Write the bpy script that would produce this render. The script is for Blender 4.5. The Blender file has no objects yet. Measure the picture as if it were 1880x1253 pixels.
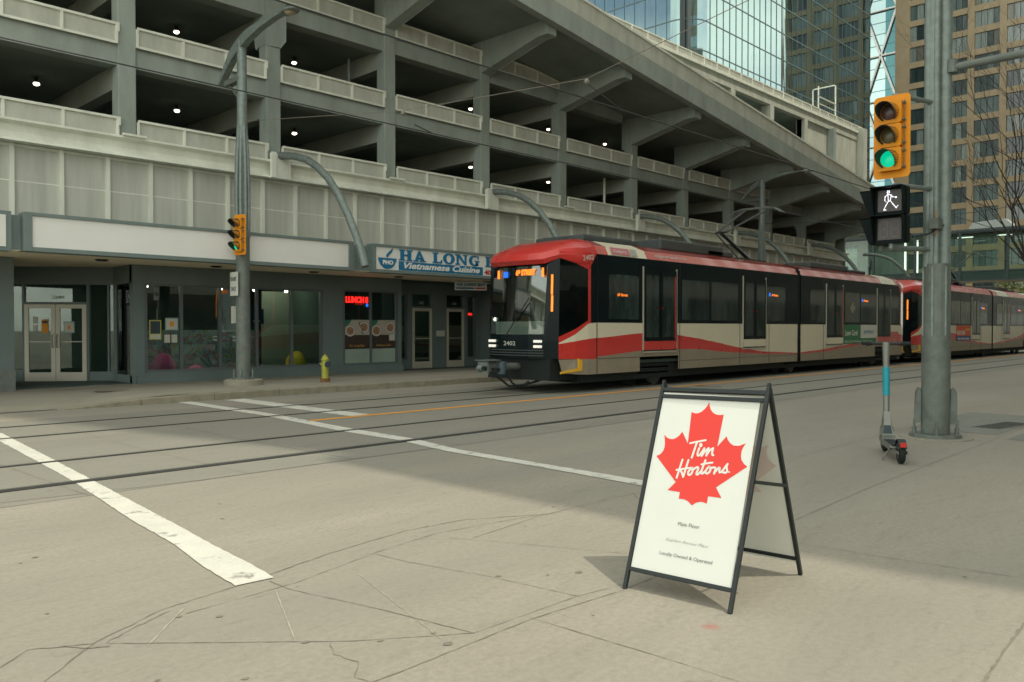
import bpy, math, random
from math import radians as R, sin, cos, pi, sqrt, atan2
from mathutils import Vector, Matrix
from mathutils.geometry import tessellate_polygon
random.seed(7)
S = bpy.context.scene
COL = S.collection

# ------------------------------------------------------------------ camera
cam = bpy.data.cameras.new("camera"); co = bpy.data.objects.new("camera", cam); COL.objects.link(co)
cam.sensor_width = 36.0; cam.lens = 1510.0/1880*36; cam.clip_end = 3000; cam.clip_start = 0.05
co.location = (0, 0, 1.5)
co.rotation_euler = (R(90-.89), 0, R(44.04-90))
cam.dof.use_dof = True; cam.dof.focus_distance = 4.6; cam.dof.aperture_fstop = 8.0
S.camera = co
# ------------------------------------------------------------------ sky, sun, exposure
SUNV = Vector((.17, -.80, 1.75)).normalized()      # towards the sun
elev = math.asin(SUNV.z)
w = bpy.data.worlds.new("World"); S.world = w; w.use_nodes = True
nt = w.node_tree; nt.nodes.clear()
out = nt.nodes.new('ShaderNodeOutputWorld'); bg = nt.nodes.new('ShaderNodeBackground')
sky = nt.nodes.new('ShaderNodeTexSky'); sky.sky_type = 'NISHITA'; sky.sun_disc = False
sky.sun_elevation = elev; sky.sun_rotation = atan2(SUNV.x, SUNV.y); sky.dust_density = 3.0; sky.air_density = 1.0
tc = nt.nodes.new('ShaderNodeTexCoord'); mp = nt.nodes.new('ShaderNodeMapping'); mp.inputs['Scale'].default_value = (1, 1, 2.2)
nz = nt.nodes.new('ShaderNodeTexNoise'); nz.inputs['Scale'].default_value = 2.3; nz.inputs['Detail'].default_value = 7; nz.inputs['Roughness'].default_value = .6
cr = nt.nodes.new('ShaderNodeValToRGB'); cr.color_ramp.elements[0].position = .36; cr.color_ramp.elements[1].position = .62
mx = nt.nodes.new('ShaderNodeMixRGB'); mx.inputs[2].default_value = (11.7, 12.0, 10.3, 1)
nt.links.new(tc.outputs['Generated'], mp.inputs[0]); nt.links.new(mp.outputs[0], nz.inputs[0]); nt.links.new(nz.outputs[0], cr.inputs[0])
mr = nt.nodes.new('ShaderNodeMapRange'); mr.inputs[3].default_value = .16; mr.inputs[4].default_value = 1.0; nt.links.new(cr.outputs[0], mr.inputs[0]); nt.links.new(mr.outputs[0], mx.inputs[0]); nt.links.new(sky.outputs[0], mx.inputs[1]); sep = nt.nodes.new('ShaderNodeSeparateXYZ'); nt.links.new(tc.outputs['Generated'], sep.inputs[0])
hz = nt.nodes.new('ShaderNodeMapRange'); hz.interpolation_type = 'SMOOTHSTEP'; hz.inputs[1].default_value = 0; hz.inputs[2].default_value = .65; hz.inputs[3].default_value = 1.5; hz.inputs[4].default_value = .98; nt.links.new(sep.outputs[2], hz.inputs[0])
vs = nt.nodes.new('ShaderNodeVectorMath'); vs.operation = 'SCALE'; nt.links.new(mx.outputs[0], vs.inputs[0]); nt.links.new(hz.outputs[0], vs.inputs['Scale']); nt.links.new(vs.outputs[0], bg.inputs[0])
bg.inputs[1].default_value = 0.12
nt.links.new(bg.outputs[0], out.inputs[0])
sl = bpy.data.lights.new("sun", 'SUN'); sl.energy = 1.8; sl.angle = R(0.55); sl.color = (1.0, .93, .77)
so = bpy.data.objects.new("sun", sl); COL.objects.link(so); so.rotation_euler = SUNV.to_track_quat('Z', 'Y').to_euler(); so.location = (0, -20, 40)
S.view_settings.view_transform = 'Standard'; S.view_settings.look = 'None'; S.view_settings.gamma = 1
S.view_settings.exposure = 0.34
S.render.engine = 'CYCLES'
S.cycles.use_denoising = True; S.cycles.max_bounces = 7; S.cycles.transparent_max_bounces = 10
S.cycles.caustics_reflective = False; S.cycles.caustics_refractive = False

# ------------------------------------------------------------------ materials
MATS = {}
def mat(name, col, rough=.7, metal=0.0, var=.12, scale=3.0, bump=0.0, spec=.5, emit=None, es=1.0, tint=None, streak=None, coat=0.0, fine=0.0):
    if name in MATS: return MATS[name]
    m = bpy.data.materials.new(name); m.use_nodes = True; n = m.node_tree; b = n.nodes['Principled BSDF']
    b.inputs['Roughness'].default_value = rough; b.inputs['Metallic'].default_value = metal
    b.inputs['Specular IOR Level'].default_value = spec; b.inputs['Coat Weight'].default_value = coat
    c = (*col, 1)
    if var > 0:
        g = n.nodes.new('ShaderNodeNewGeometry'); t = n.nodes.new('ShaderNodeTexNoise'); mpn = n.nodes.new('ShaderNodeMapping')
        mpn.inputs['Scale'].default_value = streak or (1, 1, 1)
        t.inputs['Scale'].default_value = scale; t.inputs['Detail'].default_value = 6; t.inputs['Roughness'].default_value = .62
        n.links.new(g.outputs['Position'], mpn.inputs[0]); n.links.new(mpn.outputs[0], t.inputs[0])
        r = n.nodes.new('ShaderNodeMapRange'); r.inputs[1].default_value = .28; r.inputs[2].default_value = .72
        r.inputs[3].default_value = 1-var; r.inputs[4].default_value = 1+var*.7
        n.links.new(t.outputs[0], r.inputs[0])
        v = n.nodes.new('ShaderNodeVectorMath'); v.operation = 'SCALE'; v.inputs[0].default_value = col
        n.links.new(r.outputs[0], v.inputs['Scale']); src = v.outputs[0]
        if fine > 0:
            t2 = n.nodes.new('ShaderNodeTexNoise'); t2.inputs['Scale'].default_value = scale*35; t2.inputs['Detail'].default_value = 3
            n.links.new(g.outputs['Position'], t2.inputs[0])
            r2 = n.nodes.new('ShaderNodeMapRange'); r2.inputs[1].default_value = .3; r2.inputs[2].default_value = .7
            r2.inputs[3].default_value = 1-fine; r2.inputs[4].default_value = 1+fine
            n.links.new(t2.outputs[0], r2.inputs[0]); v2 = n.nodes.new('ShaderNodeVectorMath'); v2.operation = 'SCALE'
            n.links.new(src, v2.inputs[0]); n.links.new(r2.outputs[0], v2.inputs['Scale']); src = v2.outputs[0]
        n.links.new(src, b.inputs['Base Color'])
        rr = n.nodes.new('ShaderNodeMapRange'); rr.inputs[3].default_value = max(0, rough-.08); rr.inputs[4].default_value = min(1, rough+.1)
        n.links.new(t.outputs[0], rr.inputs[0]); n.links.new(rr.outputs[0], b.inputs['Roughness'])
        if bump > 0:
            bp = n.nodes.new('ShaderNodeBump'); bp.inputs['Strength'].default_value = bump; bp.inputs['Distance'].default_value = .02
            n.links.new(t.outputs[0], bp.inputs['Height']); n.links.new(bp.outputs[0], b.inputs['Normal'])
    else:
        b.inputs['Base Color'].default_value = c
    if emit:
        b.inputs['Emission Color'].default_value = (*emit, 1); b.inputs['Emission Strength'].default_value = es
    MATS[name] = m; return m

def glassmat(name, tint=(.75, .85, .82), trans=.75, rough=.02, refl=.10, body=(.01, .02, .02)):
    if name in MATS: return MATS[name]
    m = bpy.data.materials.new(name); m.use_nodes = True; n = m.node_tree; n.nodes.clear()
    o = n.nodes.new('ShaderNodeOutputMaterial'); tr = n.nodes.new('ShaderNodeBsdfTransparent'); tr.inputs[0].default_value = (*tint, 1)
    df = n.nodes.new('ShaderNodeBsdfDiffuse'); df.inputs[0].default_value = (*body, 1)
    a = n.nodes.new('ShaderNodeMixShader'); a.inputs[0].default_value = trans
    n.links.new(df.outputs[0], a.inputs[1]); n.links.new(tr.outputs[0], a.inputs[2])
    gl = n.nodes.new('ShaderNodeBsdfGlossy'); gl.inputs['Roughness'].default_value = rough; gl.inputs[0].default_value = (.9, .95, .93, 1)
    fr = n.nodes.new('ShaderNodeLayerWeight'); fr.inputs[0].default_value = .25
    ma = n.nodes.new('ShaderNodeMath'); ma.operation = 'ADD'; ma.use_clamp = True; ma.inputs[1].default_value = refl-.02
    n.links.new(fr.outputs['Fresnel'], ma.inputs[0])
    b2 = n.nodes.new('ShaderNodeMixShader'); n.links.new(ma.outputs[0], b2.inputs[0]); n.links.new(a.outputs[0], b2.inputs[1]); n.links.new(gl.outputs[0], b2.inputs[2])
    n.links.new(b2.outputs[0], o.inputs[0]); MATS[name] = m; return m

conc = mat('street_concrete', (.296, .268, .217), .85, var=.12, scale=.8, fine=.10, bump=.12, streak=(.35, 1.3, 1))
# stains and a red paint smudge on the street concrete
def enrich(m, smudge=None):
    n = m.node_tree; b = n.nodes['Principled BSDF']; l = b.inputs['Base Color'].links[0]; src = l.from_socket
    g = n.nodes.new('ShaderNodeNewGeometry')
    t = n.nodes.new('ShaderNodeTexNoise'); t.inputs['Scale'].default_value = 11; t.inputs['Detail'].default_value = 5; t.inputs['Distortion'].default_value = .8
    n.links.new(g.outputs['Position'], t.inputs[0])
    r = n.nodes.new('ShaderNodeMapRange'); r.inputs[1].default_value = .66; r.inputs[2].default_value = .78; r.inputs[3].default_value = 0; r.inputs[4].default_value = .42
    n.links.new(t.outputs[0], r.inputs[0]); mxx = n.nodes.new('ShaderNodeMixRGB'); mxx.inputs[2].default_value = (.15, .13, .10, 1)
    n.links.new(r.outputs[0], mxx.inputs[0]); n.links.new(src, mxx.inputs[1]); src = mxx.outputs[0]
    t3 = n.nodes.new('ShaderNodeTexNoise'); t3.inputs['Scale'].default_value = .45; t3.inputs['Detail'].default_value = 4
    mp3 = n.nodes.new('ShaderNodeMapping'); mp3.inputs['Scale'].default_value = (.3, 1.6, 1); n.links.new(g.outputs['Position'], mp3.inputs[0]); n.links.new(mp3.outputs[0], t3.inputs[0])
    r3 = n.nodes.new('ShaderNodeMapRange'); r3.inputs[1].default_value = .35; r3.inputs[2].default_value = .65; r3.inputs[3].default_value = 0; r3.inputs[4].default_value = .55
    n.links.new(t3.outputs[0], r3.inputs[0]); m3 = n.nodes.new('ShaderNodeMixRGB'); m3.inputs[2].default_value = (.215, .21, .178, 1)
    n.links.new(r3.outputs[0], m3.inputs[0]); n.links.new(src, m3.inputs[1]); src = m3.outputs[0]
    t4 = n.nodes.new('ShaderNodeTexNoise'); t4.inputs['Scale'].default_value = 170; t4.inputs['Detail'].default_value = 2; n.links.new(g.outputs['Position'], t4.inputs[0])
    r4 = n.nodes.new('ShaderNodeMapRange'); r4.inputs[1].default_value = .3; r4.inputs[2].default_value = .7; r4.inputs[3].default_value = .84; r4.inputs[4].default_value = 1.14; n.links.new(t4.outputs[0], r4.inputs[0])
    v4 = n.nodes.new('ShaderNodeVectorMath'); v4.operation = 'SCALE'; n.links.new(src, v4.inputs[0]); n.links.new(r4.outputs[0], v4.inputs['Scale']); src = v4.outputs[0]
    t5 = n.nodes.new('ShaderNodeTexNoise'); t5.inputs['Scale'].default_value = 3.2; t5.inputs['Detail'].default_value = 8; t5.inputs['Roughness'].default_value = .75; mp5 = n.nodes.new('ShaderNodeMapping'); mp5.inputs['Scale'].default_value = (1, 3.5, 1); mp5.inputs['Rotation'].default_value = (0, 0, -.75)
    n.links.new(g.outputs['Position'], mp5.inputs[0]); n.links.new(mp5.outputs[0], t5.inputs[0]); r5 = n.nodes.new('ShaderNodeMapRange'); r5.inputs[1].default_value = .52; r5.inputs[2].default_value = .70; r5.inputs[3].default_value = 1; r5.inputs[4].default_value = .84; n.links.new(t5.outputs[0], r5.inputs[0])
    v5 = n.nodes.new('ShaderNodeVectorMath'); v5.operation = 'SCALE'; n.links.new(src, v5.inputs[0]); n.links.new(r5.outputs[0], v5.inputs['Scale']); src = v5.outputs[0]
    if smudge:
        for (sx, sy, rad, c) in smudge:
            d = n.nodes.new('ShaderNodeVectorMath'); d.operation = 'DISTANCE'; d.inputs[1].default_value = (sx, sy, 0); n.links.new(g.outputs['Position'], d.inputs[0])
            q = n.nodes.new('ShaderNodeMapRange'); q.inputs[1].default_value = rad*.2; q.inputs[2].default_value = rad; q.inputs[3].default_value = .6; q.inputs[4].default_value = 0
            n.links.new(d.outputs['Value'], q.inputs[0]); m4 = n.nodes.new('ShaderNodeMixRGB'); m4.inputs[2].default_value = (*c, 1)
            n.links.new(q.outputs[0], m4.inputs[0]); n.links.new(src, m4.inputs[1]); src = m4.outputs[0]
    n.links.new(src, b.inputs['Base Color'])
enrich(conc, [(3.65, 2.14, .06, (.33, .10, .08))])
conc_track = mat('track_bed_concrete', (.236, .224, .186), .85, var=.12, scale=.9, fine=.1, bump=.12, streak=(.3, 1.2, 1)); enrich(conc_track)
conc_walk = mat('sidewalk_concrete', (.31, .285, .225), .9, var=.10, scale=1.2, fine=.08, bump=.1); enrich(conc_walk)
kerbm = mat('kerb_concrete', (.25, .23, .17), .9, var=.25, scale=5, fine=.15, bump=.3)
jointm = mat('joint_dark', (.205, .183, .147), .95, var=.3, scale=6)
jointl = mat('joint_soft', (.235, .22, .18), .95, var=.2, scale=6)
railm = mat('rail_steel', (.17, .165, .15), .45, metal=.6, var=.3, scale=2, streak=(.2, 1, 1))
groove = mat('rail_groove', (.028, .030, .026), .9, var=.4, scale=4)
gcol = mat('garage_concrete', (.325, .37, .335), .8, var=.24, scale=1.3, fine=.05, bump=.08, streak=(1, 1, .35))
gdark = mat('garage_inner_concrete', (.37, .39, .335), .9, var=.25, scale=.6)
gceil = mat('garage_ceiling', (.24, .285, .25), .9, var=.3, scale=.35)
white = mat('white_painted_steel', (.79, .81, .71), .55, var=.16, scale=2.2, streak=(1, 1, .3))
wdull = mat('railing_panel', (.52, .53, .46), .7, var=.2, scale=2.5, fine=.06, streak=(1, 1, .3))
awn = mat('awning_metal', (.17, .22, .21), .45, var=.1, scale=2, metal=.1)
shop = mat('shopfront_charcoal', (.125, .165, .160), .55, var=.14, scale=1.3, fine=.05)
soff = mat('canopy_soffit', (.88, .79, .60), .8, var=.06, scale=1.0)
alu = mat('door_frame_aluminium', (.50, .48, .40), .45, var=.07, scale=3, metal=.2)
mull = mat('window_frame_metal', (.12, .14, .145), .45, var=.1, scale=3, metal=.2)
galv = mat('galvanised_steel', (.20, .24, .225), .5, metal=.3, var=.3, scale=9, fine=.10, bump=.08)
galvd = mat('galvanised_steel_weathered', (.15, .172, .155), .6, metal=.2, var=.28, scale=6, fine=.10, bump=.08)
black = mat('black_paint', (.012, .016, .016), .4, var=.1)
blackm = mat('black_plastic', (.003, .008, .008), .55, var=.1, spec=.12)
rubber = mat('rubber', (.007, .012, .011), .8, var=.2, scale=20)
tyel = mat('signal_yellow', (.74, .275, .001), .62, var=.05, scale=3)
troof = mat('tram_roof_red', (.60, .10, .085), .2, var=.04, scale=1.5, coat=1.0, spec=.9)  # paler than the side red: sky sheen on the chamfers put into the colour
tred = mat('tram_red', (.60, .036, .030), .28, var=.05, scale=1.5, coat=.4)
tcream = mat('tram_cream', (.74, .68, .52), .35, var=.07, scale=1.2, coat=.2)
ttaupe = mat('tram_taupe', (.29, .255, .19), .5, var=.14, scale=2.2, fine=.04)
tblack = mat('tram_black', (.003, .009, .011), .16, var=.1, scale=1, spec=.16)
tglass = glassmat('tram_window_glass', (.30, .38, .38), .62, .03, .04, (.004, .010, .010))
wsglass = glassmat('windscreen_glass', (.68, .78, .75), .90, .02, .20)
tgrey = mat('tram_roof_grey', (.06, .07, .07), .6, var=.2)
panelw = mat('sign_panel_white', (.66, .67, .615), .35, var=.025, scale=4)
leafred = mat('sign_red', (.70, .036, .024), .4, var=.02)
inkm = mat('sign_ink', (.17, .175, .165), .6, var=0)
paintw = mat('road_paint_white', (.70, .68, .60), .7, var=.12, scale=3, fine=.12)
painty = mat('road_paint_yellow', (.60, .33, .07), .7, var=.2, scale=3, fine=.1)
sgnblue = mat('sign_blue', (.012, .16, .31), .5, var=.04)
bluelt = mat('sign_box_white', (.80, .80, .76), .45, var=.05, scale=1)
orange_led = mat('led_orange', (.1, .03, .0), .5, var=0, emit=(1, .22, .02), es=1.6)
blue_led = mat('led_blue', (.0, .03, .1), .5, var=0, emit=(.03, .2, 1), es=.8)
red_led = mat('led_red', (.1, .0, .0), .5, var=0, emit=(1, .02, .015), es=1.3)
lampg = mat('lamp_glow', (.8, .7, .5), .5, var=0, emit=(1, .83, .58), es=5)
screeng = glassmat('mesh_screen', (1, 1, 1), .10, .7, .02, (.262, .258, .222))
storeglass = glassmat('shop_window_glass', (.74, .84, .80), .93, .01, .07)
bridgeglass = glassmat('bridge_glass', (.90, .97, .94), .985, .03, .04)
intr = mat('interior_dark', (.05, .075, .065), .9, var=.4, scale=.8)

def streak_panel(m):   # vertical dirt streaks on the screen panels, fixed in the sheet itself
    n = m.node_tree; g = n.nodes.new('ShaderNodeNewGeometry'); mpn = n.nodes.new('ShaderNodeMapping'); mpn.inputs['Scale'].default_value = (7, 7, .5)
    t = n.nodes.new('ShaderNodeTexNoise'); t.inputs['Scale'].default_value = 1.0; t.inputs['Detail'].default_value = 5
    n.links.new(g.outputs['Position'], mpn.inputs[0]); n.links.new(mpn.outputs[0], t.inputs[0])
    r = n.nodes.new('ShaderNodeValToRGB'); r.color_ramp.elements[0].position = .3; r.color_ramp.elements[1].position = .7
    r.color_ramp.elements[0].color = (.52, .53, .465, 1); r.color_ramp.elements[1].color = (.66, .67, .59, 1)
    n.links.new(t.outputs[0], r.inputs[0])
    d = [x for x in n.nodes if x.type == 'BSDF_DIFFUSE'][0]; n.links.new(r.outputs[0], d.inputs[0])
streak_panel(screeng)

# ------------------------------------------------------------------ mesh builder
class MB:
    def __init__(s): s.v = []; s.f = []; s.m = []; s.mats = []
    def mi(s, m):
        if m not in s.mats: s.mats.append(m)
        return s.mats.index(m)
    def add(s, vs, fs, m=None):
        o = len(s.v); s.v += [tuple(v) for v in vs]; k = s.mi(m)
        for f in fs: s.f.append(tuple(o+i for i in f)); s.m.append(k)
        return s
    def box(s, x0, x1, y0, y1, z0, z1, m=None):
        V = [(x, y, z) for x in (x0, x1) for y in (y0, y1) for z in (z0, z1)]
        return s.add(V, [(0, 1, 3, 2), (4, 6, 7, 5), (0, 4, 5, 1), (2, 3, 7, 6), (0, 2, 6, 4), (1, 5, 7, 3)], m)
    def obox(s, o, ax, ay, az, m=None):      # oriented box from corner o and three edge vectors
        o, ax, ay, az = map(Vector, (o, ax, ay, az))
        V = [o+a*ax+b*ay+c*az for a in (0, 1) for b in (0, 1) for c in (0, 1)]
        return s.add(V, [(0, 1, 3, 2), (4, 6, 7, 5), (0, 4, 5, 1), (2, 3, 7, 6), (0, 2, 6, 4), (1, 5, 7, 3)], m)
    def tube(s, pts, r, n=10, m=None, cap=True):
        pts = [Vector(p) for p in pts]; rs = r if isinstance(r, (list, tuple)) else [r]*len(pts)
        V = []; F = []; up = None
        for i, p in enumerate(pts):
            t = (pts[min(i+1, len(pts)-1)]-pts[max(i-1, 0)]).normalized()
            if up is None:
                up = Vector((0, 0, 1)) if abs(t.z) < .9 else Vector((1, 0, 0))
            a = t.cross(up).normalized(); b = a.cross(t).normalized(); up = b
            for k in range(n):
                an = 2*pi*k/n; V.append(p+rs[i]*(cos(an)*a+sin(an)*b))
        for i in range(len(pts)-1):
            for k in range(n):
                F.append((i*n+k, i*n+(k+1) % n, (i+1)*n+(k+1) % n, (i+1)*n+k))
        if cap: F.append(tuple(range(n))[::-1]); F.append(tuple((len(pts)-1)*n+k for k in range(n)))
        return s.add(V, F, m)
    def lathe(s, prof, c=(0, 0, 0), n=20, m=None, axis='z'):
        V = []; F = []
        for (r, z) in prof:
            for k in range(n):
                a = 2*pi*k/n; x, y = r*cos(a), r*sin(a)
                V.append((c[0]+x, c[1]+y, c[2]+z) if axis == 'z' else ((c[0]+z, c[1]+x, c[2]+y) if axis == 'x' else (c[0]+x, c[1]+z, c[2]+y)))
        for i in range(len(prof)-1):
            for k in range(n): F.append((i*n+k, i*n+(k+1) % n, (i+1)*n+(k+1) % n, (i+1)*n+k))
        F.append(tuple(range(n))); F.append(tuple((len(prof)-1)*n+k for k in range(n)))
        return s.add(V, F, m)
    def prism(s, poly, o, u, v, d, m=None):     # filled polygon (2D) in frame o,u,v extruded by vector d
        o, u, v, d = map(Vector, (o, u, v, d)); n = len(poly)
        A = [o+u*p[0]+v*p[1] for p in poly]; B = [a+d for a in A]
        tri = tessellate_polygon([[Vector((p[0], p[1], 0)) for p in poly]])
        F = [tuple(t) for t in tri]+[tuple(i+n for i in t[::-1]) for t in tri]
        F += [(i, (i+1) % n, n+(i+1) % n, n+i) for i in range(n)]
        return s.add(A+B, F, m)
    def ribbon(s, pts, wd, o, u, v, nrm, m=None, lift=0.0, closed=False):   # flat stroke with round ends
        o, u, v, nrm = map(Vector, (o, u, v, nrm)); P = [Vector((p[0], p[1])) for p in pts]
        Q = [P[0]]
        for a, b in zip(P, P[1:]):
            k = max(1, int((b-a).length/(wd*1.2)));  Q += [a.lerp(b, (i+1)/k) for i in range(k)]
        P = Q
        if len(P) > 3:
            for _ in range(2): P = [P[0]]+[(P[i-1]+2*P[i]+P[i+1])/4 for i in range(1, len(P)-1)]+[P[-1]]
        V = []; F = []
        for i, p in enumerate(P):
            t = (P[min(i+1, len(P)-1)]-P[max(i-1, 0)]); t = t.normalized() if t.length > 1e-9 else Vector((1, 0)); nn = Vector((-t.y, t.x))*wd/2
            for q in (p+nn, p-nn): V.append(o+u*q.x+v*q.y+nrm*lift)
        for i in range(len(P)-1): F.append((2*i, 2*i+1, 2*i+3, 2*i+2))
        s.add(V, F, m)
        for e, t in ((P[0], P[0]-P[1]), (P[-1], P[-1]-P[-2])):
            a0 = atan2(t.y, t.x); c = [e+Vector((cos(a0+x), sin(a0+x)))*wd/2 for x in [(-pi/2+pi*k/6) for k in range(7)]]
            s.add([o+u*q.x+v*q.y+nrm*lift for q in c], [tuple(range(7))], m)
        return s
    def build(s, name, m=None, parent=None, smooth=None, bevel=0, **tags):
        me = bpy.data.meshes.new(name); me.from_pydata(s.v, [], s.f); me.validate(verbose=False)
        mats = [x if x is not None else m for x in s.mats]
        for x in mats: me.materials.append(x)
        if len(me.polygons) == len(s.m): me.polygons.foreach_set('material_index', s.m)
        me.update()
        o = bpy.data.objects.new(name, me); COL.objects.link(o)
        if smooth:
            me.polygons.foreach_set('use_smooth', [True]*len(me.polygons)); me.set_sharp_from_angle(angle=R(smooth))
        if bevel:
            b = o.modifiers.new('bevel', 'BEVEL'); b.width = bevel; b.segments = 2; b.limit_method = 'ANGLE'; b.angle_limit = R(40)
        if parent is not None: o.parent = parent; o.matrix_parent_inverse = parent.matrix_world.inverted()
        for k, val in tags.items(): o[k] = val
        return o
def thing(name, label, cat, loc=(0, 0, 0), group=None):
    o = bpy.data.objects.new(name, None); COL.objects.link(o); o.location = loc; o.matrix_world = Matrix.Translation(loc)
    o['label'] = label; o['category'] = cat; o.empty_display_size = .2
    if group: o['group'] = group
    return o
def text(name, s, size, o, u, v, m, parent=None, depth=.002, align='LEFT', shear=0, width=None, bold=0, **tags):
    c = bpy.data.curves.new(name, 'FONT'); c.body = s; c.size = size; c.extrude = depth/2; c.align_x = align; c.shear = shear; c.offset = bold; c.resolution_u = 3
    t = bpy.data.objects.new('tmp', c); COL.objects.link(t); bpy.context.view_layer.update()
    me = bpy.data.meshes.new_from_object(t.evaluated_get(bpy.context.evaluated_depsgraph_get())); bpy.data.objects.remove(t); bpy.data.curves.remove(c)
    me.name = name; xs = [q.co.x for q in me.vertices]; sx = 1
    if width and xs: sx = width/(max(xs)-min(xs))
    o, u, v = map(Vector, (o, u, v)); n = u.cross(v).normalized()
    for q in me.vertices: q.co = o+u*(q.co.x*sx)+v*q.co.y+n*q.co.z
    me.materials.clear(); me.materials.append(m)
    ob = bpy.data.objects.new(name, me); COL.objects.link(ob)
    if parent is not None: ob.parent = parent; ob.matrix_parent_inverse = parent.matrix_world.inverted()
    for k, val in tags.items(): ob[k] = val
    return ob
def copy_tree(src, off, label=None, group=None, parent=None):
    c = src.copy(); COL.objects.link(c)
    if parent is None: c.location = Vector(src.location)+Vector(off)
    else:
        c.parent = parent; c.matrix_parent_inverse = src.matrix_parent_inverse.copy()
    if label: c['label'] = label
    if group: c['group'] = group
    for ch in src.children: copy_tree(ch, off, parent=c)
    return c
X1, Y1, Z1 = Vector((1, 0, 0)), Vector((0, 1, 0)), Vector((0, 0, 1))

# ================================================================== GROUND
g = MB(); g.add([(-400, -400, 0), (600, -400, 0), (600, 600, 0), (-400, 600, 0)], [(0, 1, 2, 3)]); g.build('ground', conc, kind='structure')
b = MB(); b.add([(-60, 7.82, .0025), (200, 7.82, .0025), (200, 14.95, .0025), (-60, 14.95, .0025)], [(0, 1, 2, 3)]); b.build('tram_track_bed', conc_track, kind='structure')
# rails: steel head and flange groove
b = MB()
for y, wd in ((8.60, .085), (10.08, .045), (12.65, .045), (14.09, .045)):
    b.box(-60, 200, y-wd, y+wd*.2, 0, .0090, groove); b.box(-60, 200, y+wd*.2, y+wd*.2+.05, 0, .0098, railm)
b.build('tram_rails', kind='structure')
# joints and cracks in the slabs
def line(b, pts, wd, z, m, wob=0.0, seed=0):
    rr = random.Random(seed); P = [Vector((p[0], p[1])) for p in pts]; Q = [P[0]]
    for a, c in zip(P, P[1:]):
        k = max(1, int((c-a).length/(.045 if wob < .007 else .035))) if wob else 1; wob_ = wob if wob < .007 else wob*.45
        d = (c-a).normalized(); nn = Vector((-d.y, d.x))
        for i in range(k):
            Q.append(a.lerp(c, (i+1)/k)+nn*(rr.uniform(-wob_, wob_) if i < k-1 else 0))
    V = []; F = []
    for i, p in enumerate(Q):
        t = (Q[min(i+1, len(Q)-1)]-Q[max(i-1, 0)]).normalized(); nn = Vector((-t.y, t.x))*wd/2*(rr.uniform(.3, 1.5) if wob else 1)
        V += [(p.x+nn.x, p.y+nn.y, z), (p.x-nn.x, p.y-nn.y, z)]
    for i in range(len(Q)-1): F.append((2*i, 2*i+1, 2*i+3, 2*i+2))
    b.add(V, F, m)
jointhi = mat('joint_light', (.40, .375, .31), .95, var=.2, scale=6); b = MB(); zz = .003
J = [([(0.6, 3.45), (1.11, 3.83), (1.42, 4.14), (1.84, 4.37), (2.33, 4.46), (3.05, 4.66), (3.8, 4.78), (4.34, 4.73), (4.93, 4.4)], .016, .006, jointm),
     ([(0.4, 3.7), (1.02, 4.13), (1.17, 4.27), (1.41, 4.13)], .012, .004, jointm),
     ([(1.46, 4.08), (2.01, 3.54), (2.29, 3.27), (2.76, 2.93)], .010, .003, jointm),
     ([(2.49, 4.41), (2.49, 4.19), (2.65, 3.53), (2.76, 2.93)], .010, .003, jointm),
     ([(3.28, 4.43), (3.31, 4.14), (3.46, 3.52), (3.55, 2.89)], .009, .002, jointm),
     ([(1.0, 2.83), (2.3, 2.83), (3.11, 2.86), (3.81, 2.80), (6.09, 2.86), (7.97, 2.95), (14.39, 3.05), (40, 3.3)], .012, .002, jointm),
     ([(2.76, 2.93), (3.55, 2.92), (3.9, 2.86)], .008, .002, jointl),
     ([(3.11, 2.88), (3.15, 2.14), (3.16, 1.71), (3.2, -2)], .009, .002, jointm),
     ([(5.46, 2.86), (5.49, 2.54), (5.55, 1.95), (5.66, 1.2), (5.7, -3)], .009, .002, jointm),
     ([(4.9, 1.02), (4.37, 1.0), (3.88, 0.97), (1, .9)], .026, .003, jointm),
     ([(3.90, 4.4), (4.21, 3.76), (4.49, 3.14), (4.55, 2.9)], .008, .002, jointl),
     ([(4.02, 4.27), (4.93, 4.4), (6.08, 4.38), (8.98, 4.25), (11.75, 4.3), (20.5, 4.4), (60, 4.6)], .014, .004, jointl),
     ([(6.14, 4.41), (5.95, 4.2), (5.71, 4.03)], .018, .012, jointm),
     ([(1.30, 4.20), (1.36, 4.10), (1.45, 4.04)], .03, .008, jointm),
     ([(2.20, 3.33), (2.13, 3.2), (2.16, 3.05), (2.05, 2.92), (2.07, 2.84)], .010, .018, jointm),
     ([(1.46, 4.1), (1.62, 4.2), (1.86, 4.32)], .012, .012, jointm),
     ([(1.9, 4.22), (2.6, 4.27), (3.3, 4.46), (3.9, 4.56), (4.6, 4.47), (5.1, 4.35)], .012, .003, jointl),
     ([(1.45, 2.83), (2.0, 2.6), (2.6, 2.2), (3.1, 1.8)], .005, .01, jointl),
     ([(8.98, 4.21), (8.9, 2.9)], .008, .002, jointl), ([(13.4, 4.3), (13.3, 3.0), (13.2, -3)], .009, .002, jointl), ([(9.6, 2.98), (9.5, -3)], .008, .002, jointl),
     ([(-10, 14.95), (8, 14.95), (60, 14.95)], .02, .004, jointm), ([(-10, 11.35), (60, 11.35)], .008, .003, jointl),
     ([(4.6, 16.4), (3.4, 12.6)], .006, .004, jointl)]
for i, (p, wd, wob, m) in enumerate(J): line(b, p, wd*.5, .0030 if p[0][1] < 7.5 or p[0][1] > 16 else .0046, m, wob, i)
for k in range(9): line(b, [(1.58+k*.17, 3.92-k*.155), (1.92+k*.17, 4.30-k*.02-.03*(k > 5))], .006, .0030, jointhi, .002, 50+k) if k % 3 == 0 else None
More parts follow.
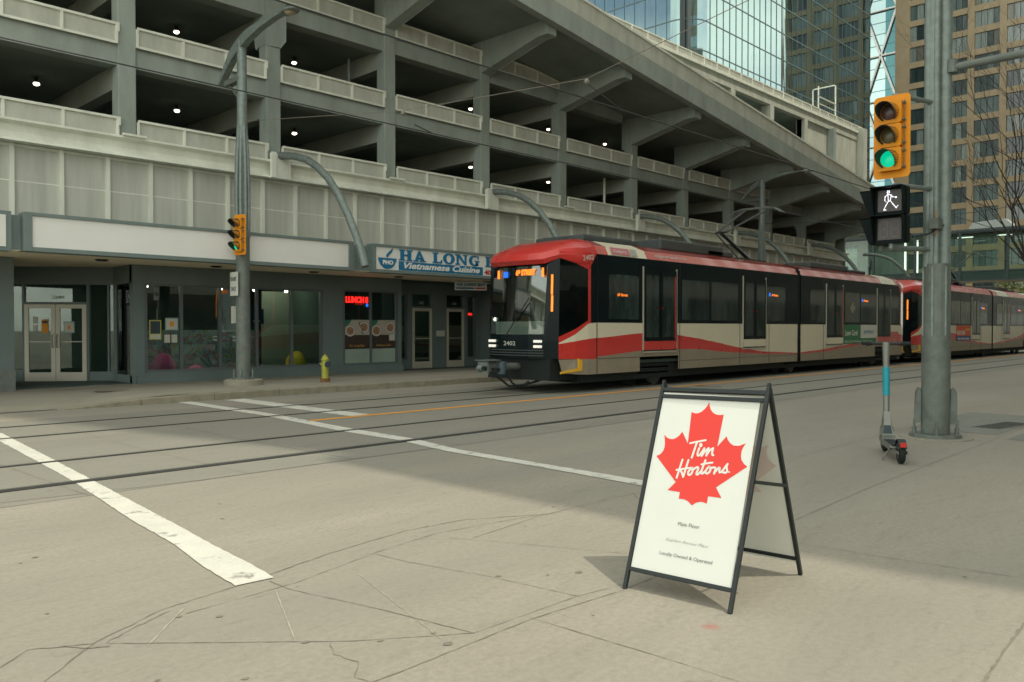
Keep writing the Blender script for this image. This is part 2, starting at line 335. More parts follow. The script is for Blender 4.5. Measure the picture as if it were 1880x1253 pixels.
for i, x in enumerate([-2.3, .15, 2.6, 4.15, 5.45, 7.1, 9.3, 11.6, 14.1, 16.6, 19.4, 22.4, 26, 30, 35, 41]):     # cross joints of the track slab
    line(b, [(x+.04, 7.85), (x-.03, 10.4), (x+.1, 14.9)], .012, 0.0045, jointl if i % 2 else jointm, .006, 80+i)
line(b, [(-10, 7.86), (2.1, 8.02), (3.7, 7.82), (5.3, 7.84), (7.4, 7.8), (12, 7.83), (60, 7.85)], .014, .0045, jointm, .008, 99)
for i, (p, wd) in enumerate([([(10.6, 9.0), (11.3, 9.25), (12.2, 9.1)], .02), ([(15.1, 9.3), (15.6, 9.7), (16.4, 9.5), (17.1, 9.9)], .03), ([(9.3, 7.4), (9.9, 7.1)], .015), ([(15.8, 11.0), (16.2, 10.5), (17.5, 10.4)], .02), ([(17.4, 8.3), (18.2, 8.1), (20, 8.2)], .02)]):
    line(b, p, wd*.6, .0046 if p[0][1] > 7.9 else .003, jointm, .02, 120+i)
b.build('pavement_joints', kind='structure')
# gum and dark spots
b = MB(); rr = random.Random(3)
spots = [(1.34, 3.42, .016), (1.45, 3.50, .014), (2.12, 3.42, .022), (2.58, 2.92, .028), (2.62, 3.07, .018), (2.38, 3.18, .02), (3.5, 3.5, .022), (3.9, 3.2, .025), (1.95, 2.5, .02), (1.72, 3.25, .018), (1.62, 2.3, .02), (1.85, 4.2, .02), (2.0, 4.05, .02)]
for _ in range(75): spots.append((rr.uniform(1.0, 7.5), rr.uniform(.6, 7.2), rr.choice([.004, .006, .008, .012, .018])))
for (x, y, r) in spots:
    n = 9; e = rr.uniform(.6, 1); b.add([(x+r*cos(2*pi*k/n)*rr.uniform(.75, 1.15), y+r*e*sin(2*pi*k/n)*rr.uniform(.75, 1.15), .0036) for k in range(n)], [tuple(range(n))])
b.build('gum_spots', jointm, kind='stuff', label='dark chewing gum spots and grit on the concrete', category='gum spots')

# painted markings (worn edges, patches rubbed away)
def worn(name, base, wear=.58):
    m = mat(name, base, .7, var=.12, scale=3, fine=.1); n = m.node_tree; o = [x for x in n.nodes if x.type == 'OUTPUT_MATERIAL'][0]; b = n.nodes['Principled BSDF']
    g = n.nodes.new('ShaderNodeNewGeometry'); t = n.nodes.new('ShaderNodeTexNoise'); t.inputs['Scale'].default_value = 4.2; t.inputs['Detail'].default_value = 9; t.inputs['Roughness'].default_value = .68
    n.links.new(g.outputs['Position'], t.inputs[0]); r = n.nodes.new('ShaderNodeMapRange'); r.inputs[1].default_value = wear; r.inputs[2].default_value = wear+.10; r.inputs[4].default_value = .62
    n.links.new(t.outputs[0], r.inputs[0]); tr = n.nodes.new('ShaderNodeBsdfTransparent'); mxs = n.nodes.new('ShaderNodeMixShader')
    n.links.new(r.outputs[0], mxs.inputs[0]); n.links.new(b.outputs[0], mxs.inputs[1]); n.links.new(tr.outputs[0], mxs.inputs[2]); n.links.new(mxs.outputs[0], o.inputs[0]); return m
pw = worn('worn_white_paint', (.60, .59, .52), .565); py = worn('worn_yellow_paint', (.82, .33, .006), .70)
def stripe(b, L, Rr, z, seed, jag=.012):
    rr = random.Random(seed)
    def sub(P):
        Q = []
        for a, c in zip(P, P[1:]):
            a, c = Vector(a), Vector(c); k = max(1, int((c-a).length/.07)); Q += [a.lerp(c, i/k) for i in range(k)]
        Q.append(Vector(P[-1])); return Q
    def samp(Q, t):
        i = t*(len(Q)-1); j = int(i); return Q[j].lerp(Q[min(j+1, len(Q)-1)], i-j)
    A, B = sub(L), sub(Rr); n = max(len(A), len(B)); V = []; F = []
    for i in range(n):
        for q in (samp(A, i/(n-1)), samp(B, i/(n-1))): V.append((q.x+rr.uniform(-jag, jag), q.y+rr.uniform(-jag*.3, jag*.3), z))
    for i in range(n-1): F.append((2*i, 2*i+1, 2*i+3, 2*i+2))
    b.add(V, F)
b = MB(); stripe(b, [(3.19, 13.6), (2.94, 10.5), (2.79, 8.75), (2.53, 6.55), (2.45, 5.6), (2.35, 4.98), (2.3, 4.46)], [(3.36, 13.4), (3.10, 10.4), (2.94, 8.65), (2.73, 6.4), (2.635, 5.45), (2.58, 4.8), (2.54, 4.44)], .0062, 5, .0045)
b.build('crosswalk_line', pw, kind='structure')
b = MB(); stripe(b, [(7.21, 16.45), (7.16, 12.84), (6.86, 10.08), (6.84, 8.73), (6.62, 7.51), (6.56, 5.91), (6.46, 4.54)], [(7.5, 16.45), (7.40, 12.84), (7.12, 10.08), (7.08, 8.73), (6.82, 7.51), (6.74, 5.91), (6.68, 4.54)], .0062, 8, .007)
b.build('crosswalk_line', pw, kind='structure')
b = MB(); stripe(b, [(8.13, 16.2), (8.15, 13.31), (8.13, 11.68)], [(8.58, 16.2), (8.56, 14.12), (8.53, 11.68)], .0062, 9, .008)
b.build('stop_line', pw, kind='structure')
b = MB(); stripe(b, [(7.25, 11.52), (17, 11.50), (60, 11.50), (150, 11.5)], [(7.25, 11.65), (17, 11.64), (60, 11.66), (150, 11.66)], .0062, 11, .004)
b.build('yellow_line', py, kind='structure')
# far sidewalk with kerb that drops to the corner ramp
def swz(x, y):
    f = max(0, min(1, (x-5.2)/1.9)); e = max(0, min(1, (y-16.5)/2.6)); return .012+.138*max(f*f*(3-2*f), e*.9)
b = MB(); xs = [-40, -10, 0, 2.5, 4, 4.8, 5.2, 5.6, 6, 6.4, 6.8, 7.1, 7.6, 12, 25, 60, 120]; ys = [16.5, 16.75, 17.2, 17.8, 18.4, 19.2, 20.4, 26]
V = [(x, y, swz(x, y)) for x in xs for y in ys]; n = len(ys)
b.add(V, [(i*n+j, (i+1)*n+j, (i+1)*n+j+1, i*n+j+1) for i in range(len(xs)-1) for j in range(n-1)]); b.build('sidewalk', conc_walk, kind='structure')
b = MB(); k = 0; x = 5.0
while x < 60:
    z0, z1 = swz(x+.01, 16.5), swz(x+1.49, 16.5)
    b.add([(x, 16.35, 0), (x+1.49, 16.35, 0), (x+1.49, 16.35, z1-.01), (x, 16.35, z0-.01), (x, 16.38, z0+.006), (x+1.49, 16.38, z1+.006), (x, 16.53, z0+.006), (x+1.49, 16.53, z1+.006)],
          [(0, 1, 2, 3), (3, 2, 5, 4), (4, 5, 7, 6), (0, 3, 4, 6), (1, 7, 5, 2)]); x += 1.5
b.build('kerb', kerbm, kind='structure')
b = MB()
for x in (9, 12, 15, 18, 22, 26): line(b, [(x, 16.55), (x, 20.3)], .012, .156, jointl)
line(b, [(8, 18.2), (40, 18.2)], .01, .156, jointl); b.build('sidewalk_joints', kind='structure')

# ================================================================== PARKING GARAGE
cols = [(3.55, 3.97), (7.62, 8.04), (11.5, 11.93), (15.48, 15.9), (19.57, 19.99), (23.65, 24.09), (28.28, 28.72), (32.28, 32.7), (36.42, 36.85), (40.5, 40.9), (44.6, 45.0), (48.6, 49.0)]
slabtop = [6.05+2.23*k for k in range(5)]
def fb(x): return 11.08-.1193*(x-19.64)
G = thing('parking_garage', 'grey concrete multi-storey parking garage with a sloping ramp over the street and shops below', 'parking garage', (20, 20.4, .15))
for i, (a, c) in enumerate(cols):
    top = fb(a)+.05 if a > 14 else 14.5; b = MB()
    z0 = 5.6
    if i == 2:
        b.box(a, c, 20.4, 20.8, z0, 9.2); b.prism([(a, 9.2), (c, 9.2), (c+.16, 9.42), (c+.16, 13), (a-.05, 13), (a-.05, 9.42)], (0, 20.39, 0), X1, Z1, (0, .55, 0))
    else: b.box(a, c, 20.4, 20.8, z0, min(top+.35, 14.5))
    b.build('column', gcol, G, bevel=.02)
# slabs, spandrel beams, cross beams
for k, st in enumerate(slabtop):
    x1 = 50.5
    if k >= 2: x1 = min(50.5, 19.64+(11.08-st+.4)/.1193)
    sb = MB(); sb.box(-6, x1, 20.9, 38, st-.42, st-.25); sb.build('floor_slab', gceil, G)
    if k == 0: continue
    b = MB()
    for (a, c), (a2, c2) in zip(cols, cols[1:]):
        if c > x1: break
        b.box(c, min(a2, x1), 20.48, 20.9, st-.5, st)
        if k == 3: break
    b2 = MB(); b.box(-6, cols[0][0], 20.48, 20.9, st-.5, st)
    b.build('spandrel_beam', gcol, G)
for k, st in enumerate(slabtop[:4]):
    b = MB()
    for a, c in cols:
        if k > 1 and fb(a) < st: continue
        b.box(a+.04, c-.04, 20.8, 37, st-1.0, st-.43)
    b.build('cross_beam', gdark, G)
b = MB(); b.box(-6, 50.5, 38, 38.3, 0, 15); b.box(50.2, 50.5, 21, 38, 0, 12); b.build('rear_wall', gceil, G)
# railings: a framed panel in every bay of every level
for k, st in enumerate(slabtop[:4]):
    allc = [(-2, -.4)]+cols
    for bi, ((a, c), (a2, c2)) in enumerate(zip(allc, allc[1:])):
        x0, x1 = c+.02, a2-.04; y = 20.36 if k else 20.33; z0, z1 = st+.0, st+.47
        if k and fb(x0)+.1 < st+.1: continue
        def zc(x): return min(z1, fb(x)+.18) if x > 14 else z1
        if zc(x1)-z0 < .15: continue
        b = MB(); n = 3; xs = [x0+(x1-x0)*i/n for i in range(n+1)]
        for q0, q1 in zip(xs, xs[1:]):
            b.prism([(q0, z0), (q1, z0), (q1, zc(q1)-.01), (q0, zc(q0)-.01)], (0, y+.035, 0), X1, Z1, (0, .02, 0), wdull)
            b.prism([(q0, zc(q0)-.055), (q1, zc(q1)-.055), (q1, zc(q1)), (q0, zc(q0))], (0, y-.02, 0), X1, Z1, (0, .07, 0), white)
        for q in xs: b.box(q-.03, q+.03, y-.01, y+.033, z0-.02, zc(q)-.056, white)
        b.box(x0, x1, y, y+.034, z0-.025, z0+.03, white)
        b.box(x1+.001, x1+.06, y-.022, y+.02, z1-.2, zc(x1), white) if zc(x1) == z1 else None
        b.build('railing', white, G)
# white channel beam and screen of panels
prof = [(20.14, 6.05), (20.14, 6.0), (20.32, 5.95), (20.35, 5.80), (20.28, 5.68), (20.16, 5.62), (20.14, 5.57), (20.45, 5.57), (20.45, 6.05)]
b = MB(); n = len(prof); V = [(x, y, z) for x in (-6, 50.5) for y, z in prof]
b.add(V, [(i, (i+1) % n, n+(i+1) % n, n+i) for i in range(n)]+[tuple(range(n)), tuple(range(n, 2*n))])
for a, c in cols[::2]:
    b.box(a-.05, c+.12, 20.08, 20.15, 5.56, 6.22); b.box(a-.06, a+.06, 20.0, 20.08, 5.56, 6.24)
for a, c in cols[1::2]: b.box(a-.02, c+.1, 20.05, 20.13, 6.05, 6.10)
b.build('fascia_beam', white, G)
b = MB(); b.box(-6, 50.5, 20.50, 20.52, 3.2, 5.57); b.build('mesh_screen', screeng, G)
b = MB(); x = 5.32-1.0*11
while x < 50:
    b.box(x-.045, x+.045, 20.42, 20.5, 3.2, 5.56); x += 1.005
b.box(-6, 50.5, 20.47, 20.499, 5.50, 5.565); b.build('screen_mullions', white, G)
b = MB(); b.box(-6, 50.5, 20.495, 20.5, 4.74, 4.765); b.build('screen_rail', white, G)
# ramp with fascia, parapet and cantilever beams
RX0, RX1 = 4, 50.5
def slope_box(b, x0, x1, y0, y1, f0, f1, m=None, n=1):
    for i in range(n):
        a = x0+(x1-x0)*i/n; c = x0+(x1-x0)*(i+1)/n
        V = [(a, y0, f0(a)), (a, y0, f1(a)), (a, y1, f0(a)), (a, y1, f1(a)), (c, y0, f0(c)), (c, y0, f1(c)), (c, y1, f0(c)), (c, y1, f1(c))]
        b.add(V, [(0, 1, 3, 2), (4, 6, 7, 5), (0, 4, 5, 1), (2, 3, 7, 6), (0, 2, 6, 4), (1, 5, 7, 3)], m)
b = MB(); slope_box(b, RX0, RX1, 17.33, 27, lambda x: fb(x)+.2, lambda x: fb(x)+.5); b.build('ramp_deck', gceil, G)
b = MB(); slope_box(b, RX0, RX1, 17.05, 17.33, fb, lambda x: fb(x)+.66); b.build('ramp_fascia', gcol, G)
b = MB(); slope_box(b, RX0, RX1, 17.12, 17.28, lambda x: fb(x)+.70, lambda x: fb(x)+1.28, wdull); slope_box(b, RX0, RX1, 17.08, 17.32, lambda x: fb(x)+1.281, lambda x: fb(x)+1.36, white)
slope_box(b, RX0, RX1, 17.10, 17.2, lambda x: fb(x)+.661, lambda x: fb(x)+.70, groove)
b.build('ramp_parapet', wdull, G)
for a, c in cols[3:]:
    b = MB(); m_ = (a+c)/2; t = fb(m_)+.22; e = fb(m_)-.24
    b.prism([(17.36, e), (17.36, t), (20.9, t), (20.9, e-.75), (20.40, e-.60), (17.75, e)], (a+.02, 0, 0), Y1, Z1, (c-a-.04, 0, 0)); b.build('ramp_beam', gcol, G, bevel=.015)
# upper storey at the back right: posts, header and parapet
b = MB(); b.box(14, 53, 20.45, 20.75, 13.28, 13.78, wdull); b.box(14, 53, 20.35, 20.46, 13.72, 13.86, white); b.box(14, 53, 20.5, 38, 13.40, 13.45, gcol)
b.build('upper_header', wdull, G)
b = MB(); b.box(14, 53, 20.40, 20.44, 14.14, 14.2, white); b.box(14, 53, 20.42, 20.44, 13.86, 14.14, wdull)
x = 14.5
while x < 53: b.box(x-.03, x+.03, 20.38, 20.42, 13.86, 14.14, white); x += 1.15
b.build('roof_railing', white, G)
for x in (32.6, 36.6, 40.7, 44.8): MB().box(x, x+.42, 20.44, 20.95, 9, 13.28).build('upper_post', wdull, G)
b = MB(); b.box(44.8, 48.6, 20.62, 20.9, 8, 13.28, wdull); b.box(48.2, 48.5, 20.2, 20.6, 8, 13.3, gcol); b.box(48.5, 52.9, 20.5, 20.9, 8, 13.28, wdull); b.box(52.3, 52.9, 20.05, 20.5, 8, 14.0, wdull)
b.build('upper_wall', wdull, G)
b = MB(); b.box(30, 48, 24, 24.3, 8, 13.3, gdark); b.build('upper_inner_wall', gdark, G)
b = MB(); b.box(47, 47.06, 20.6, 20.66, 14.2, 15.6); b.box(49.4, 49.46, 20.6, 20.66, 14.2, 16.2); b.box(49.4, 49.46, 22.0, 22.06, 14.2, 16.2); b.box(47, 49.4, 20.6, 20.66, 15.0, 15.04)
b.box(49.4, 49.46, 20.6, 22.06, 16.14, 16.2); b.box(47, 49.4, 20.61, 20.65, 14.6, 14.63)
b.build('roof_cage', white, G)
# ceiling lamps
for k, z in enumerate((slabtop[0]-.7, slabtop[1]-.60, slabtop[2]-.60, slabtop[3]-.60)):
    for i, x in enumerate((2.3, 6.67, 10.27, 14.05, 17.9, 21.7, 26.2, 30.1, 33.8, 38.5, 42.5)):
        if k == 3 and x > 22: continue
        b = MB(); b.lathe([(.035, .17), (.04, .06), (.09, .05), (.10, .03)], (x, 23.2, z), 10, black); b.lathe([(.065, .029), (.08, 0), (.05, -.03), (.02, -.035)], (x, 23.2, z), 10, lampg)
        b.build('ceiling_lamp', lampg, G)
# drain pipes and conduits
for p0, p1, r_, m_ in (((8.12, 20.9, 6.1), (8.12, 20.9, 7.75), .05, white), ((15.0, 21.6, 8.3), (15.0, 21.6, 9.9), .05, galv), ((27.6, 21.3, 6.1), (27.6, 21.3, 7.8), .05, white), ((8.13, 20.9, 8.3), (8.13, 20.9, 11), .045, galv)):
    MB().tube([p0, p1], r_, 8).build('drain_pipe', m_, G)
# curved struts between beam and canopy
AP = [(-0.01, 20.44, 6.17), (0.07, 20.01, 6.17), (0.15, 19.59, 6.1), (0.22, 19.17, 5.97), (0.3, 18.77, 5.74), (0.37, 18.37, 5.39), (0.44, 17.98, 4.91), (0.5, 17.66, 4.37), (0.54, 17.41, 3.89), (0.58, 17.23, 3.47), (0.6, 17.08, 3.05)]
for x0 in (3.45, 11.7, 19.85, 28.4, 36.7, 45.0, 53.2):
    MB().tube([(x0+p[0], p[1]-.06, p[2]) for p in AP], .10, 14).build('curved_strut', galv, G, smooth=50)
# canopy
b = MB(); b.box(-6, 50.5, 18.45, 20.4, 3.06, 3.3, awn); b.box(-6, 8.5, 20.4, 24, 3.06, 3.3, awn); b.box(-6, 50.5, 18.46, 20.39, 3.045, 3.058, soff); b.box(4.5, 8.5, 20.39, 24, 3.045, 3.058, soff)
b.box(16.1, 20.2, 20.39, 21.3, 3.045, 3.058, soff); b.box(-6, 50.5, 20.38, 20.49, 3.3, 3.6, awn)
for x in (4.95, 13.2, 21.4, 29.6, 37.8, 46): b.box(x-.42, x+.42, 18.47, 18.8, 3.06, 3.75, awn)
for x0, x1 in ((-3.2, 4.8), (21.7, 29.3), (29.9, 37.5), (38.1, 45.7)): b.box(x0, x1, 18.32, 18.6, 3.02, 3.8, awn); b.box(x0+.1, x1-.1, 18.30, 18.32, 3.1, 3.72, bluelt)
b.build('canopy', awn, G)
for x in (6.9, 9.6, 12.4, 15.3, 19.0): MB().lathe([(.13, .05), (.15, 0), (.10, -.03)], (x, 19.5, 3.04), 14).build('canopy_lamp', black, G)
# shop wall
b = MB(); W0, W1 = 20.4, 20.62
def wallseg(b, x0, x1, z0, z1, y0=W0, y1=W1, m=None): b.box(x0, x1, y0, y1, z0, z1, m)
wallseg(b, 7.93, 8.2, .15, 3.05); wallseg(b, 8.2, 13.26, .15, .42); wallseg(b, 8.2, 13.26, 2.6, 3.05); wallseg(b, 13.26, 13.95, .15, 3.05)
wallseg(b, 13.95, 15.99, .15, .41); wallseg(b, 13.95, 15.99, 2.64, 3.05); wallseg(b, 15.99, 16.12, .15, 3.05)
b.box(8.0, 16.16, 20.34, 20.4, .15, .36); b.box(15.95, 16.12, 20.62, 21.2, .15, 3.05)
y0, y1 = 21.2, 21.4
for (a, c, zb, zt) in ((16.12, 16.4, .15, 3.05), (16.4, 17.0, .15, .45), (16.4, 17.0, 2.63, 3.05), (17.0, 17.2, .15, 3.05), (17.2, 18.07, 2.63, 3.05), (18.07, 18.7, .15, 3.05), (18.7, 19.54, 2.63, 3.05), (19.54, 19.65, .15, 3.05), (19.65, 20.1, 2.63, 3.05), (19.65, 20.1, .15, .45), (20.1, 20.3, .15, 3.05)):
    b.box(a, c, y0, y1, zb, zt)
b.box(17.2, 18.07, 21.22, 21.3, 2.18, 2.23, mull); b.box(18.7, 19.54, 21.22, 21.3, 2.18, 2.23, mull)
b.box(20.3, 20.5, 20.4, 21.4, .15, 3.05)
x = 20.5
while x < 50:
    b.box(x, x+.3, 20.4, 20.6, .15, 3.05); b.box(x+.3, x+4, 20.4, 20.6, .15, .5); b.box(x+.3, x+4, 20.4, 20.6, 2.6, 3.05); x += 4
b.build('shop_wall', shop, G)
MB().box(50.3, 50.5, 20.4, 21.2, 0, 8).build('end_wall', gcol, G)
# corner entrance at the left, wall at an angle
P0, P1, P2, P3 = Vector((5.35, 23.9, 0)), Vector((6.32, 23.08, 0)), Vector((7.47, 22.18, 0)), Vector((8.22, 21.60, 0))
d = (P2-P1).normalized(); nn = Vector((d.y, -d.x, 0)); nn = nn if nn.y < 0 else -nn
def aw(b, s0, s1, z0, z1, th=.12, off=0, m=None):       # s along d from P1
    o = P1+d*s0-nn*off; b.obox((o.x, o.y, z0), d*(s1-s0), -nn*th, (0, 0, z1-z0), m)
L = (P2-P1).length; L3 = L+(P3-P2).length
b = MB(); aw(b, -1.3, L3+.1, 2.6, 3.05); aw(b, -1.3, -.02, .15, .45); aw(b, L+.02, L3, .15, .40); aw(b, -.06, 0, .15, 2.6); aw(b, L, L+.06, .15, 2.6); aw(b, 0, L, 2.11, 2.16); aw(b, L3-.05, L3+.1, .15, 2.6); aw(b, L+.5, L+.54, .4, 2.6, .06)
b.box(7.93, 8.02, 20.5, 21.65, .15, .35); b.box(7.93, 8.02, 20.5, 21.65, 2.6, 3.05); b.box(7.93, 8.02, 21.5, 21.66, .35, 2.6)
b.box(4.75, 5.33, 20.2, 20.9, .15, 3.05); b.box(5.1, 5.3, 20.9, 24.2, 2.6, 3.05); b.box(5.1, 5.3, 20.9, 24.2, .15, .4)
b.build('entrance_wall', shop, G)
MB().box(4.72, 5.34, 20.16, 20.2, .13, .60).build("pier_base", galvd, G)
b = MB(); aw(b, -1.25, -.06, .45, 2.6, .01, .05); aw(b, L+.06, L3-.05, .4, 2.6, .01, .05); aw(b, 0, L, 2.16, 2.6, .01, .05); b.box(7.96, 7.97, 20.62, 21.5, .35, 2.6); b.build('entrance_glass', storeglass, G)
text('door_number', '244', .12, P1+d*.62+nn*.02+Vector((0, 0, 2.24)), d, Z1, mat('number_grey', (.35, .42, .38), .6, var=0), G, width=.28)
def leafdoor(parent, o, du, wd, z0, z1, hs, fr=.10, th=.05):
    dn = Vector((du.y, -du.x, 0)); dn = dn if dn.y < 0 else -dn
    D = MB(); P = lambda a, c, q0, q1, t0=0, t1=th: D.obox(o+du*a+Vector((0, 0, q0))-dn*t0, du*(c-a), -dn*(t1-t0), (0, 0, q1-q0))
    P(0, fr, z0, z1); P(wd-fr, wd, z0, z1); P(fr, wd-fr, z0, z0+.22); P(fr, wd-fr, z1-fr, z1); P(fr, wd-fr, z0+.98, z0+1.0)
    dr = D.build('door', alu, parent)
    gl = MB(); gl.obox(o+du*fr+Vector((0, 0, z0+.22))-dn*.02, du*(wd-2*fr), -dn*.01, (0, 0, z1-fr-z0-.22)); gl.build('door_glass', storeglass, dr)
    h = MB(); hx = o+du*(wd-fr*.5 if hs > 0 else fr*.5); h.tube([hx+Vector((0, 0, z0+.85)), hx+dn*.07+Vector((0, 0, z0+.87)), hx+dn*.07+Vector((0, 0, z0+1.15)), hx+Vector((0, 0, z0+1.17))], .013, 8); h.build('door_handle', galvd, dr)
    return dr
leafdoor(G, P1+nn*.02, d, L/2-.005, .17, 2.10, 1); leafdoor(G, P1+d*(L/2+.005)+nn*.02, d, L/2-.005, .17, 2.10, -1)
leafdoor(G, Vector((17.21, 21.21, 0)), X1, .85, .17, 2.17, -1); leafdoor(G, Vector((18.71, 21.21, 0)), X1, .82, .17, 2.17, 1)
text('door_number', '242', .13, (17.48, 21.19, 2.3), X1, Z1, MATS['number_grey'], G); text('door_number', '240', .13, (18.95, 21.19, 2.3), X1, Z1, MATS['number_grey'], G)
def window(x0, x1, z0, z1, ms, y=20.47, nm='shop_window'):
    b = MB()
    for m_ in ms: b.box(m_-.035, m_+.035, y-.047, y+.047, z0, z1)
    b.box(x0, x1, y-.04, y+.04, z0, z0+.05); b.box(x0, x1, y-.04, y+.04, z1-.05, z1); f = b.build(nm, mull, G)
    MB().box(x0, x1, y-.003, y+.003, z0, z1).build('pane', storeglass, f)
window(8.2, 13.26, .42, 2.6, (8.24, 9.13, 10.16, 11.21, 12.27, 13.22)); window(13.95, 15.99, .41, 2.64, (13.99, 14.97, 15.95))
window(16.4, 17.0, .45, 2.63, (16.43, 16.97), 21.27); window(19.65, 20.1, .45, 2.63, (19.68, 20.07), 21.27)
MB().box(17.2, 18.07, 21.27, 21.275, 2.23, 2.63).build('transom_glass', storeglass, G); MB().box(18.7, 19.54, 21.27, 21.275, 2.23, 2.63).build('transom_glass', storeglass, G)
x = 20.8
while x < 48: window(x, x+3.7, .5, 2.6, (x+.04, x+1.2, x+2.4, x+3.66)); x += 4
# shop interior
pap0 = mat('lamp_bracket_white', (.5, .5, .45), .6, var=0)
def mural():
    m = bpy.data.materials.new('mural_graffiti'); m.use_nodes = True; n = m.node_tree; b = n.nodes['Principled BSDF']
    g = n.nodes.new('ShaderNodeNewGeometry'); t = n.nodes.new('ShaderNodeTexNoise'); t.inputs['Scale'].default_value = 2.2; t.inputs['Detail'].default_value = 5; t.inputs['Distortion'].default_value = 2.5
    n.links.new(g.outputs['Position'], t.inputs[0]); r = n.nodes.new('ShaderNodeValToRGB'); e = r.color_ramp.elements
    cs = [(.30, (.02, .03, .02)), (.40, (.02, .16, .20)), (.46, (.30, .05, .06)), (.50, (.03, .25, .33)), (.55, (.25, .20, .16)), (.60, (.05, .16, .05)), (.68, (.30, .10, .16)), (.75, (.33, .27, .08))]
    e[0].position = cs[0][0]; e[0].color = (*cs[0][1], 1); e[1].position = cs[-1][0]; e[1].color = (*cs[-1][1], 1)
    for p, c in cs[1:-1]: q = e.new(p); q.color = (*c, 1)
    n.links.new(t.outputs['Color'], r.inputs[0]); n.links.new(r.outputs[0], b.inputs['Base Color']); b.inputs['Roughness'].default_value = .8; return m
mur = mural()
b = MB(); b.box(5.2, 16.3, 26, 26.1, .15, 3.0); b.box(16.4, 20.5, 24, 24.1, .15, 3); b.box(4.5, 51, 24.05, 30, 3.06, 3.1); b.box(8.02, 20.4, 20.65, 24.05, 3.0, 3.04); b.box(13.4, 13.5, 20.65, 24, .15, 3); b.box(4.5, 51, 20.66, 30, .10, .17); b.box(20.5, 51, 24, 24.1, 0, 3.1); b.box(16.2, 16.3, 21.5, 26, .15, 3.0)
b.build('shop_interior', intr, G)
b = MB(); b.box(8.3, 12.3, 22.6, 22.66, .2, 1.45, mur); b.build('mural_wall', mur, G)
pale = mat('pale_wall', (.22, .24, .20), .9, var=.1)
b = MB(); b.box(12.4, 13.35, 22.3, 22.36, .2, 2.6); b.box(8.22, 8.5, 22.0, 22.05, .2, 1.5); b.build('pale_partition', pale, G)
for x in (8.6, 9.5, 10.6, 11.6, 12.6):
    b = MB(); b.box(x-.12, x+.12, 21.25, 21.33, 2.66, 2.72, pap0); b.lathe([(.04, 0), (.05, -.10), (.02, -.12)], (x, 21.29, 2.65), 8, mat('track_lamp_glow', (.8, .8, .7), .5, var=0, emit=(1, .92, .75), es=12)); b.build('track_lamp', alu, G)
for x in (14.6, 17.6, 19.2): MB().box(x-.25, x+.25, 22.4, 22.7, 2.94, 2.97).build('hidden_fill_panel', mat('fill_panel_glow', (.8, .8, .7), .5, var=0, emit=(1, .9, .7), es=11.0), G)  # unseen glowing panels that fill the shop interiors with light
for x in (9.2, 11.0, 12.6): MB().box(x-.5, x+.5, 21.6, 21.9, 2.95, 2.98).build('hidden_fill_panel', MATS['fill_panel_glow'], G)  # more fill panels, added above the window head to brighten the mural
MB().box(6.2, 7.0, 24.2, 24.6, 2.94, 2.97).build('hidden_fill_panel', MATS['fill_panel_glow'], G)
frost = mat('frosted_film', (.26, .33, .28), .7, var=.15, scale=1.2)
MB().box(14.03, 14.93, 20.455, 20.463, .46, .88).build('frosted_film', frost, G); MB().box(15.01, 15.91, 20.455, 20.463, .46, .88).build('frosted_film', frost, G)
# things in and on the windows -----------------------------------
def beanbag(x, y, z, r, h, m, label):
    b = MB(); b.lathe([(r*.55, 0), (r*.95, h*.10), (r, h*.3), (r*.82, h*.62), (r*.45, h*.9), (r*.12, h)], (x, y, z), 18); o = b.build('bean_bag', m, smooth=80)
    for v in o.data.vertices:
        v.co.x += .09*(v.co.z-z)*sin(9*v.co.y)+.03*sin(7*v.co.z+x); v.co.y += .03*sin(11*v.co.x)
    o['label'] = label; o['category'] = 'bean bag'; o['group'] = 'bean bags behind the shop window'
pink = mat('pink_fabric', (.50, .07, .22), .8, var=.15); yel = mat('yellow_fabric', (.55, .40, .02), .8, var=.15)
beanbag(9.05, 21.35, .17, .33, .68, pink, 'tall magenta bean bag behind the leftmost pane of the wide shop window')
beanbag(9.78, 21.15, .17, .30, .36, mat('light_pink_fabric', (.62, .12, .27), .8, var=.1), 'low light pink bean bag behind the second pane of the wide shop window')
beanbag(12.95, 21.3, .17, .30, .66, yel, 'tall yellow bean bag behind the rightmost pane of the wide shop window')
beanbag(12.05, 21.2, .17, .24, .26, yel, 'low flat yellow bean bag left of the tall yellow one')
def poster(x0, x1, z0, z1, y, m, label, extra=None, mats2=None, cat='poster'):
    b = MB(); b.box(x0, x1, y, y+.004, z0, z1, m)
    for ii, (a, c, e, f, mm) in enumerate(extra or []): b.box(x0+a*(x1-x0), x0+c*(x1-x0), y-.003-.002*ii, y-.0005, z0+e*(z1-z0), z0+f*(z1-z0), mm)
    o = b.build('poster', m); o['label'] = label; o['category'] = cat; return o
pap = mat('paper_white', (.45, .46, .40), .8, var=.05); pdk = mat('print_dark', (.03, .05, .06), .7, var=.2); pyl = mat('print_yellow', (.42, .40, .10), .7, var=.05); por = mat('print_orange', (.60, .24, .02), .7, var=.08); tealp = mat('print_teal', (.18, .30, .28), .7, var=.1)
poster(8.33, 8.62, 1.22, 1.70, 20.445, pyl, 'dark poster with yellow border taped inside the shop window', [(.08, .92, .3, .95, pdk), (.1, .9, .04, .26, pap)])
poster(8.72, 9.05, 1.45, 1.76, 20.445, tealp, 'pale sheet with a small orange drawing taped above two white notices', [(.08, .92, .08, .92, pap), (.35, .65, .3, .7, por)])
poster(8.70, 8.84, 1.14, 1.34, 20.445, pap, 'left one of two small white notices under the pale sheet'); poster(8.88, 9.02, 1.14, 1.34, 20.445, pap, 'right one of two small white notices under the pale sheet')
